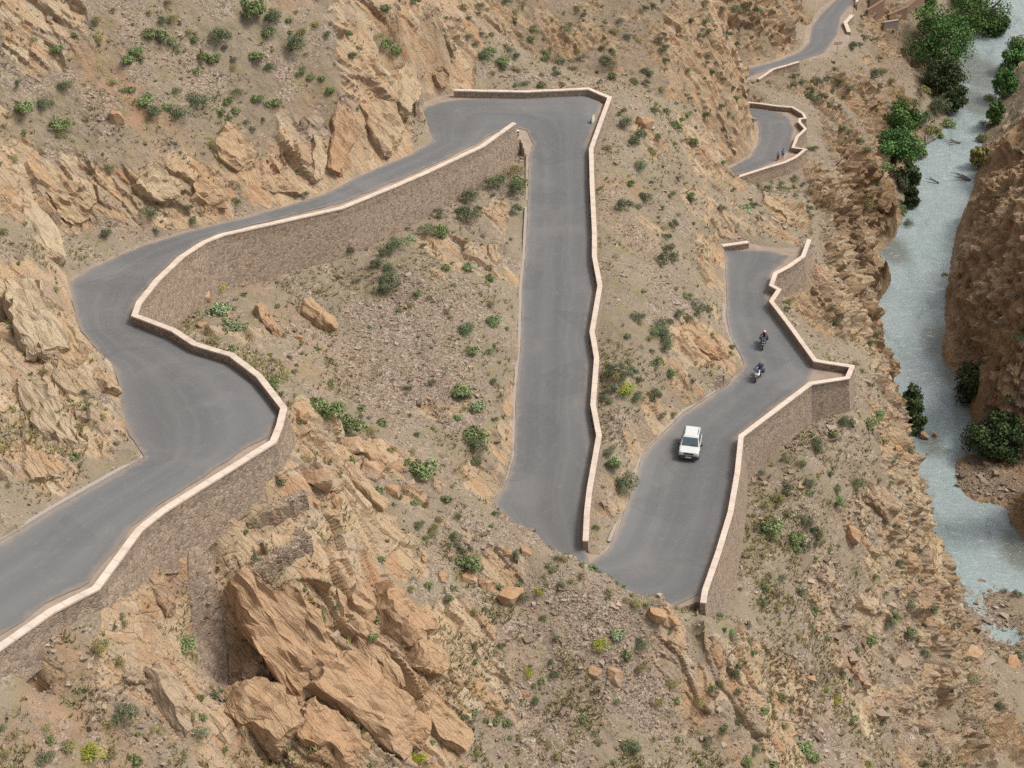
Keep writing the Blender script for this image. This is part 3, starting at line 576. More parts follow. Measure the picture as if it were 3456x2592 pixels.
def disp_at(P, rock, pd, rd, dark):
    free = sstep(.0, .7, pd)*(.3+.7*sstep(.2, 3., pd)); wet = sstep(-.5, 1.5, rd)
    rm = sstep(.3, .62, rock); free = free*(.35+.65*sstep(-35.2, -32., P[:, 2]))
    d = fbm(P*.2, 3, 1)*.45 + (fbm(P*1.1, 4, 5, .6)*.15 + np.abs(fbm(P*.55, 3, 9))*.22)*(1-.6*rm)
    idx = np.where(rm > .02)[0]
    Q = P[idx]; Wp = Q+np.stack([fbm(Q*.13, 2, s) for s in (21, 22, 23)], 1)*1.6+np.stack([fbm(Q*.8, 2, s) for s in (24, 25, 26)], 1)*.16
    q, r, s = Wp@_q, Wp@_r, Wp@_s
    e = np.zeros(len(idx))
    big = BIGR[idx] if BIGR is not None else np.zeros(len(idx))
    ms = sstep(-.25, .35, vnoise(Q*.16, 55)); ms = np.maximum(ms, big); kn = np.maximum(np.where(Q[:, 0] > 58, 1., 1.)*dark[idx], .85*sstep(30, 42, Q[:, 0]))
    blk = np.zeros(len(idx)); tot = 0.
    for sc, amp, sd in ((1., .85, 31), (.42, .42, 32), (.17, .07, 33)):
        bq = 2.4*sc
        qf = q/bq+.5*vnoise(np.stack([r*.22/sc, s*.22/sc, q*0+sd], 1), sd); qi = np.floor(qf); fr = qf-qi
        r0 = r/(7.*sc)+_hash(qi, qi*0, qi*0, sd+5)*3; ri = np.floor(r0)
        s0 = s/(4.6*sc)+_hash(qi, ri, qi*0, sd+9)*3; si = np.floor(s0)
        hb = _hash(qi, ri, si, sd)
        a_ = amp*(.2+1.2*hb**2)*(1+(.75*big if sc == 1. else .25*big))*(.25+.75*ms)*(1-.7*kn)
        saw = np.where(fr < .08, fr/.08, 1-(fr-.08)/.92)-.5
        tilt = (r0-ri-.5)*(_hash(qi, ri, si, sd+3)-.5)*1.0+(s0-si-.5)*(_hash(qi, ri, si, sd+6)-.5)*1.0
        e += a_*saw+amp*(1-.5*kn)*(tilt*.7+(_hash(qi, ri, si, sd+7)-.5)*.75)
        if sc > .2: blk += _hash(qi, ri, si, sd+8)*(1. if sc < 1 else .8); tot += (1. if sc < 1 else .8)
    kd = fbm(Q*np.array([.30, .30, .42]), 4, 81, .6)*1.9+(1-np.abs(vnoise(Q*.55, 83)))*.8*vnoise(Q*.2, 84)+fbm(Q*1.1, 4, 85, .6)*.85-(1-np.abs(vnoise(Q*np.array([.8, .8, .3]), 87)))**4*.7+(np.floor(Q[:, 2]/1.3+fbm(Q*.3, 2, 88)*1.5)%2)*.35
    e += kn*kd*(1.1+.5*sstep(34, 44, Q[:, 0])*sstep(66, 60, Q[:, 0]))
    e *= 1-.65*sstep(1.2, 2.4, steep[idx])*sstep(32, 26, Q[:, 0])
    BLK[idx] = blk/tot
    d[idx] += e*rm[idx]*(1+.3*dark[idx])
    d += fbm(P*4.3, 2, 41)*.04
    return d*free*wet
A_rock = np.clip(A_rock+fbm(P0*.35, 4, 71, .6)*.42*(A_rock > .02)+np.maximum(0, fbm(P0*.12, 4, 75, .6)-.10)*1.6*sstep(.5, 3., pd)*NOROCK-.34*sstep(20, 30, VX)*sstep(160, 140, VY), 0, 1.2)
A_org = A_org*(1-.6*sstep(20, 30, VX)*sstep(160, 140, VY))
A_rock *= .25+.75*NOROCK
bc = ray_hits([640, 760, 560], [1330, 1480, 1420])
BIGR = np.max([sstep(8.5, 4., np.hypot(P0[:, 0]-c[0], P0[:, 1]-c[1])) for c in bc], axis=0)
BUT_L = ray_hits([401, 403, 406, 425, 451, 475], [1190, 1290, 1360, 1420, 1487, 1525]); BUT_R = ray_hits([465, 469, 488, 499, 498, 497], [1150, 1242, 1315, 1397, 1460, 1515])
bmid = (BUT_L+BUT_R)/2
calm = sstep(1.0, 2.6, dist_poly(bmid[:, :2], P0[:, :2], False)-.0)
crest = ray_hits([1060, 1150, 1240, 1310, 1430, 1520], [1095, 1145, 1205, 1245, 1280, 1316])
calm = np.minimum(calm, .12+.88*sstep(.8, 4.5, dist_poly(crest[:, :2], P0[:, :2], False)))
A_rock *= sstep(.5, 4., dist_poly(crest[:, :2], P0[:, :2], False))
for W_ in TERR_W: calm = np.minimum(calm, sstep(.6, 2.0, dist_poly(W_[:, :2], P0[:, :2], False)))
DISP = disp_at(P0, A_rock, pd, rd, A_dark)*calm
DISP[INP] = 0.
P1 = P0+nrm*DISP[:, None]
# keep the carriageway clear
onp = INP
P1[onp, 2] = np.minimum(P1[onp, 2], VZ[onp])
gi = np.arange(NR*NC).reshape(NR, NC)
FQ = np.stack([gi[:-1, :-1], gi[:-1, 1:], gi[1:, 1:], gi[1:, :-1]], -1).reshape(-1, 4)
me = fast_mesh('hillside', P1, FQ, 4)
add_attr(me, 'rock', A_rock); add_attr(me, 'blk', BLK); add_attr(me, 'orange', A_org); add_attr(me, 'dark', A_dark); add_attr(me, 'scree', A_scr)
add_attr(me, 'flat', sstep(.25, -.25, pd))
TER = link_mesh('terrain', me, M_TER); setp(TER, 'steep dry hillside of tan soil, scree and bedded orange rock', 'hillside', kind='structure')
TBVH = BVHTree.FromPolygons([tuple(p) for p in P1.tolist()], FQ.tolist())
CAMP = Vector((0, 0, CAMH))
def hit(px, py):
    r = ray(px, py); d = Vector(r).normalized()
    loc, n, i, dist = TBVH.ray_cast(CAMP, d)
    return (None, None) if loc is None else (loc, n)
def ground(x, y):
    loc, n, i, dist = TBVH.ray_cast(Vector((x, y, 300)), Vector((0, 0, -1)))
    return loc.z if loc is not None else gsample(GH, x, y).item()
def pxscale(p): return F/(p[1]*CP-(p[2]-CAMH)*SP)

# ------------------------------------------------------------------ road surfaces
SIDE_B = [np.array(xy(world(UP_IN))), np.array(xy(wh)), np.array(xy(world(CAR_IN)))]
SIDE_A = [np.array(xy(wu)), np.array(xy(world(ST_IN))), np.array(xy(world(HP2))), np.array(xy(wl))]
def road_mesh(name, outline, sides, lift=.03, gs=.8):
    poly = np.array([p[:2] for p in densify(world(outline+outline[:1]), .8)[0][:-1]])
    nz = np.c_[poly, np.zeros(len(poly))]
    poly = poly+np.stack([vnoise(nz*.9, 61), vnoise(nz*.9, 62)], 1)*.10
    x0, y0 = poly.min(0); x1, y1 = poly.max(0)
    X, Y = np.meshgrid(np.arange(x0, x1, gs), np.arange(y0, y1, gs)); g = np.c_[X.ravel(), Y.ravel()]
    g = g[inside(poly, g) & (dist_poly(poly, g) > gs*.45)]
    vs = [Vector(p) for p in poly.tolist()]+[Vector(p) for p in g.tolist()]
    n = len(poly)
    ov, oe, of, _, _, _ = delaunay_2d_cdt(vs, [(i, (i+1) % n) for i in range(n)], [list(range(n))], 1, 1e-4)
    ov = np.array([tuple(v) for v in ov]); z = rbf_eval(RFIT, ov)+lift
    me = bpy.data.meshes.new(name)
    me.from_pydata(np.c_[ov, z].tolist(), [], [tuple(f) for f in of])
    A = np.min([dist_poly(c, ov, False) for c in sides[0]], axis=0); B = np.min([dist_poly(c, ov, False) for c in sides[1]], axis=0)
    add_attr(me, 'across', A/(A+B+1e-6)); add_attr(me, 'edge', dist_poly(poly, ov))
    bm = bmesh.new(); bm.from_mesh(me)
    for f in bm.faces:
        if f.normal.z < 0: f.normal_flip()
    bm.to_mesh(me); bm.free()
    return link_mesh(name, me, M_ROAD, smooth=True)
setp(road_mesh('road', ASPH_MAIN, (SIDE_A, SIDE_B)), 'grey asphalt mountain road winding through three tight hairpin bends', 'road', kind='structure')
setp(road_mesh('road', ASPH_PPL, ([np.array(xy(wp))], [np.array(xy(world(PPL_IN)))])), 'short loop of grey road with two people beside its zigzag parapet', 'road', kind='structure')
setp(road_mesh('road', ASPH_TOP, ([np.array(xy(world(TOP_OUT)))], [np.array(xy(world(TOP_IN)))])), 'farthest stretch of grey road running away above the river', 'road', kind='structure')

# ------------------------------------------------------------------ parapet walls
def make_wall(W, dep, side, label, name='parapet_wall', step=.7, w_in=.20, w_out=.20, cap=CAPH, n_mult=1.):
    n = normals2d(W, side)
    D, s, dd_, nx, ny = densify(W, step, dep, n[:, 0], n[:, 1])
    N = np.stack([nx, ny], 1); v = []; f = []; al = []
    K = 8
    for i, p in enumerate(D):
        rz = p[2]-cap; c = p[:2]; foot = dd_[i]+1.4
        jt = 0.
        prof = [(-w_in, rz-.35), (-w_in, p[2]-.13), (w_out-.02, p[2]-.13), (w_out+.03, rz-.05)]
        for q in range(1, 5):
            dz = foot*q/4; prof.append((w_out+.05+.2*dz+jt*q/2, rz-dz))
        for o, z in prof: v.append((c[0]+N[i, 0]*o, c[1]+N[i, 1]*o, z)); al.append(s[i])
    for i in range(len(D)-1):
        for q in range(K-1):
            a = i*K+q; quad = (a, a+1, a+K+1, a+K)
            f.append(quad if side > 0 else quad[::-1])
    f.append(tuple(range(K))[::-1] if side > 0 else tuple(range(K))); e = (len(D)-1)*K
    f.append(tuple(range(e, e+K)) if side > 0 else tuple(range(e, e+K))[::-1])
    o = mesh_obj(name, v, f, M_MAS); setp(o, label, 'wall')
    # coping
    v = []; f = []; al = []
    for i, p in enumerate(D):
        c = p[:2]; jz = (_hash(np.array([int(s[i]/1.25)]), np.array([11]), np.array([5]))[0]-.5)*.035
        for o_, z in ((-w_in-.035, p[2]-.128), (-w_in-.035, p[2]+jz), (w_out+.04, p[2]+jz), (w_out+.04, p[2]-.128)):
            v.append((c[0]+N[i, 0]*o_, c[1]+N[i, 1]*o_, z)); al.append(s[i])
    for i in range(len(D)-1):
        for q in range(4):
            a = i*4; quad = (a+q, a+(q+1) % 4, a+4+(q+1) % 4, a+4+q)
            f.append(quad if side > 0 else quad[::-1])
    f.append((0, 1, 2, 3)[::-1]); e = (len(D)-1)*4; f.append((e, e+1, e+2, e+3))
    cp = mesh_obj('coping', v, f, M_COP, o); add_attr(cp.data, 'along', al)
    bm = bmesh.new(); bm.from_mesh(cp.data); bmesh.ops.recalc_face_normals(bm, faces=bm.faces); bm.to_mesh(cp.data); bm.free()
    bm = bmesh.new(); bm.from_mesh(o.data); bmesh.ops.recalc_face_normals(bm, faces=bm.faces); bm.to_mesh(o.data); bm.free()
    return o
make_wall(WORLD_WALL['upper'], WALLS['upper'][1], 1, 'tall rubble retaining wall with pale coping along the S-bend of the upper road')
make_wall(WORLD_WALL['hairpin'], WALLS['hairpin'][1], 1, 'low zigzag parapet with pale coping around the far hairpin and down the straight road')
make_wall(WORLD_WALL['lower'], WALLS['lower'][1], 1, 'retaining wall with pointed lay-by corner beside the car and motorcycles')
make_wall(WORLD_WALL['people'], WALLS['people'][1], -1, 'zigzag parapet with pale coping round the small loop where two people stand')
def small_wall(px, h, dep, side, label, cap=.7, **k):
    W = np.array([at_h(x, y, h+cap) for x, y in px]); return make_wall(W, np.full(len(W), dep), side, label, cap=cap, **k)
small_wall([(1638,171),(1670,149),(1726,133)], -17, 1.2, -1, 'short straight parapet at the bend of the farthest road')
small_wall([(1841,32),(1826,48),(1834,69)], -19, .6, 1, 'short bent parapet by the dirt lay-by of the farthest road', w_in=.35, w_out=.35)
small_wall([(1852,-12),(1850,10)], -19.8, .6, 1, 'stub of pale wall where the farthest road leaves the picture')
small_wall([(1560,530),(1590,526),(1617,522)], 14.9, .6, 1, 'short low pale wall at the back of the lower bend')

def drape_masonry(L, R, name, label, lift=.22, nu=14, nv=40):
    ts = np.linspace(0, len(L)-1, nv); v = []; f = []
    def at(A, t): i = min(int(t), len(A)-2); return A[i]+(A[i+1]-A[i])*(t-i)
    for t_ in ts:
        for k in range(nu):
            p = at(L, t_)+(at(R, t_)-at(L, t_))*k/(nu-1)
            e = .10*math.sin(k*5.+t_*7.)*.6 if 1 < k < nu-2 else (-.25 if 0 < k < nu-1 else -1.2)
            v.append((p[0], p[1], gsample(GH, p[0], p[1]).item()+lift+e))
    for i in range(nv-1):
        for k in range(nu-1):
            a = i*nu+k; f.append((a, a+nu, a+nu+1, a+1))
    o = mesh_obj(name, v, f, M_MAS); setp(o, label, 'buttress')
    return o
drape_masonry(BUT_L, BUT_R, 'masonry_buttress', 'tall grey rubble masonry strip running down from the tall wall beside the foreground outcrop')
def terrace(W, side, label, h=1.9):
    n = normals2d(W, side); D, s, nx, ny = densify(W, .3, n[:, 0], n[:, 1]); v = []; f = []
    for i, p in enumerate(D):
        for o_, dz in ((-.5, -.6), (-.45, .08), (.12, .06), (.22, -h*.5), (.34, -h)):
            v.append((p[0]+nx[i]*o_, p[1]+ny[i]*o_, p[2]+dz-.12+.1*_hash(np.array([i]), np.array([7]), np.array([int(o_*10)]))[0]))
    for i in range(len(D)-1):
        for q in range(4):
            a = i*5+q; f.append((a, a+1, a+6, a+5))
    f.append((0, 1, 2, 3, 4)); e = (len(D)-1)*5; f.append((e, e+1, e+2, e+3, e+4))
    v = np.array(v); v += np.stack([fbm(v*1.6, 3, k) for k in (201, 202, 203)], 1)*.28
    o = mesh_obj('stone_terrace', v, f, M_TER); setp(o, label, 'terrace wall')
    for k_, x_ in (('rock', .12), ('orange', .75), ('dark', .12), ('scree', .8), ('flat', 0.), ('blk', .5)): add_attr(o.data, k_, np.full(len(v), x_))
    bm = bmesh.new(); bm.from_mesh(o.data); bmesh.ops.recalc_face_normals(bm, faces=bm.faces); bm.to_mesh(o.data); bm.free()
terrace(TERR_W[0], -1, 'upper of two brown stone terrace steps under the tall wall corner')
terrace(TERR_W[1], -1, 'lower of two brown stone terrace steps above the foreground outcrop')
# ------------------------------------------------------------------ river
wp_ = RIVPOLY; cx0, cy0 = wp_.min(0); cx1, cy1 = wp_.max(0)
X, Y = np.meshgrid(np.arange(40, 170, 1.), np.arange(110, 405, 1.)); WV = np.c_[X.ravel(), Y.ravel(), np.full(X.size, WATER)]
gi = np.arange(X.size).reshape(X.shape); FQ2 = np.stack([gi[:-1, :-1], gi[:-1, 1:], gi[1:, 1:], gi[1:, :-1]], -1).reshape(-1, 4)
cen = WV[FQ2].mean(1)[:, :2]; okf = inside(wp_, cen) | (dist_poly(wp_, cen) < 14)
me = fast_mesh('river', WV, FQ2[okf], 4)
mk = np.zeros(len(WV))
for x, y, r in ((2030,740,45),(2060,800,40),(2120,160,60),(2105,220,45),(2195,1190,40),(2010,960,30),(1930,540,40),(2080,130,50)):
    p = at_h(x, y, WATER); s = pxscale(p); mk = np.maximum(mk, sstep(1.2*r/s, .5*r/s, np.hypot(WV[:, 0]-p[0], (WV[:, 1]-p[1])/1.8)))
add_attr(me, 'murk', mk)
setp(link_mesh('river', me, M_WAT, smooth=True), 'pale turquoise river running through the bottom of the gorge', 'river', kind='structure')

# ------------------------------------------------------------------ light, sky, camera
SUN_EL, SUN_AZ = math.radians(55), math.radians(80)      # azimuth clockwise from +Y
w = bpy.data.worlds.new('World'); scene.world = w; w.use_nodes = True; nt = w.node_tree; nt.nodes.clear()
bg = nt.nodes.new('ShaderNodeBackground'); ow = nt.nodes.new('ShaderNodeOutputWorld'); sk = nt.nodes.new('ShaderNodeTexSky')
sk.sky_type = 'NISHITA'; sk.sun_disc = False; sk.sun_elevation = SUN_EL; sk.sun_rotation = SUN_AZ; sk.dust_density = 4.; sk.air_density = 1.; sk.ozone_density = 1.
hs = nt.nodes.new('ShaderNodeHueSaturation'); hs.inputs['Saturation'].default_value = .25
nt.links.new(sk.outputs[0], hs.inputs['Color']); nt.links.new(hs.outputs[0], bg.inputs[0]); bg.inputs[1].default_value = .14; nt.links.new(bg.outputs[0], ow.inputs[0])
sl = bpy.data.lights.new('sun', 'SUN'); sl.energy = 1.75; sl.angle = math.radians(15); sl.color = (1, .96, .86)
so = bpy.data.objects.new('sun', sl); COL.objects.link(so)
so.rotation_euler = Vector((-math.sin(SUN_AZ)*math.cos(SUN_EL), -math.cos(SUN_AZ)*math.cos(SUN_EL), -math.sin(SUN_EL))).to_track_quat('-Z', 'Y').to_euler()
cam = bpy.data.cameras.new('camera'); co = bpy.data.objects.new('camera', cam); COL.objects.link(co)
cam.sensor_width = 36; cam.lens = 36*F/2212; cam.clip_end = 2000; co.location = (0, 0, CAMH); co.rotation_euler = (math.pi/2-PITCH, 0, 0)
scene.camera = co
scene.cycles.use_denoising = False
vs = scene.view_settings; vs.view_transform = 'Standard'; vs.look = 'None'; vs.exposure = .36; vs.gamma = 1
# ------------------------------------------------------------------ plants
def mat_leaf(name, cols, hue=.03):
    t = NT(name); oi = t.n('ShaderNodeObjectInfo'); r = oi.outputs['Random']
    ln = t.attr('shade')
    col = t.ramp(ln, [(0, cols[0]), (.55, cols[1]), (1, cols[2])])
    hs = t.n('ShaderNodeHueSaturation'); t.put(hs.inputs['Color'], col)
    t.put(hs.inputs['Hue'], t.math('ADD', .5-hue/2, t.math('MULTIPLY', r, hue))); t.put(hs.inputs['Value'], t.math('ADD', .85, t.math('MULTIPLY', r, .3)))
    m = t.done(hs.outputs[0], .8, spec=.15)
    return m
K = 1.12
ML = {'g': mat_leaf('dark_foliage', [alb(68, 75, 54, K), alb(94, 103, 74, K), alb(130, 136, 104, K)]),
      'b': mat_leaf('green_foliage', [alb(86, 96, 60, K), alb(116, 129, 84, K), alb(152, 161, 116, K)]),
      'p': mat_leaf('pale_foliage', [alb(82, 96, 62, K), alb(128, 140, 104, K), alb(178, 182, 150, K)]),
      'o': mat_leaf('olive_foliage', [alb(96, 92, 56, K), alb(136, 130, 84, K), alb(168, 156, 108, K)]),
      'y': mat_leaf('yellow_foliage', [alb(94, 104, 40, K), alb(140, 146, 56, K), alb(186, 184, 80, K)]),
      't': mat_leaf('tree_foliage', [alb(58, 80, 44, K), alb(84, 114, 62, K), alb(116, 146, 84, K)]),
      'd': mat_leaf('tree_foliage_painted_shade', [alb(46, 56, 36, K), alb(66, 80, 50, K), alb(92, 106, 66, K)])}  # darker copy of the tree leaves, shade painted into their colour
M_GRASS = mat_leaf('dry_grass', [alb(128, 122, 78, .95), alb(158, 149, 102, .95), alb(184, 172, 128, .95)], 0)
def mat_bark():
    t = NT('bark'); return t.done(t.ramp(t.noise(scale=6), [(.3, alb(84, 70, 56)), (.7, alb(126, 108, 90))]), .95)
M_BARK = mat_bark()
def leaf_mesh(name, seed, n, leaf, clumps, height, spread=1., upright=0., mat='g'):
    """unit-radius bush: leaf-sized faces gathered in uneven clumps"""
    g = np.random.default_rng(seed); V = []; sh = []
    cs = []
    for k in range(clumps):
        a = g.uniform(0, 2*math.pi); rr = math.sqrt(g.uniform(0, 1))*.72
        cs.append((math.cos(a)*rr, math.sin(a)*rr, height*(.30+.45*g.uniform()*(1-rr*.6)), .30+.26*g.uniform(), g.uniform(.0, .45)))
    for i in range(n):
        c = cs[g.integers(clumps)]
        d = g.normal(size=3); d /= np.linalg.norm(d); d[2] = abs(d[2])*1.0-.25*(g.uniform() < .4)
        rad = c[3]*(.55+.5*g.uniform()**.5)
        p = np.array([c[0]*spread, c[1]*spread, c[2]])+d*rad*np.array([1, 1, .85*height])
        p[2] = max(.02, p[2])
        nrm = d+g.normal(size=3)*.5+np.array([0, 0, .3]); nrm /= np.linalg.norm(nrm)
        u = np.cross(nrm, g.normal(size=3)+np.array([0, 0, upright*4])); u /= np.linalg.norm(u)+1e-9; w_ = np.cross(nrm, u)
        if upright: u, w_ = w_, u
        L = leaf*(.6+.8*g.uniform()); asp = .42 if not upright else .22
        V += [p-u*L*.5, p+w_*L*asp, p+u*L*.5+nrm*L*.15, p-w_*L*asp]
        s0 = min(1, max(0, c[4]+g.uniform(.0, .55))); sh += [s0]*4
    V = np.array(V); F_ = np.arange(len(V)).reshape(-1, 4)
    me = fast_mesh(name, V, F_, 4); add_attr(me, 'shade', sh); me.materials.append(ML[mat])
    me.polygons.foreach_set('use_smooth', [False]*len(me.polygons))
    return me
PROTO = {}
for ty, (n, leaf, cl, hgt, up) in {'g': (1000, .13, 12, 1.15, .8), 'b': (760, .16, 11, .95, 0.), 'p': (620, .18, 10, .85, 0.), 'o': (700, .14, 10, .95, .9), 'y': (820, .14, 10, 1.2, .9)}.items():
    PROTO[ty] = [leaf_mesh('shrub_leaves', 100+k*7+ord(ty), int(n*(.85+.3*(k/5))), leaf*(.9+.06*k), cl-2+k, hgt*(.85+.09*k), 1., up, ty) for k in range(5)]

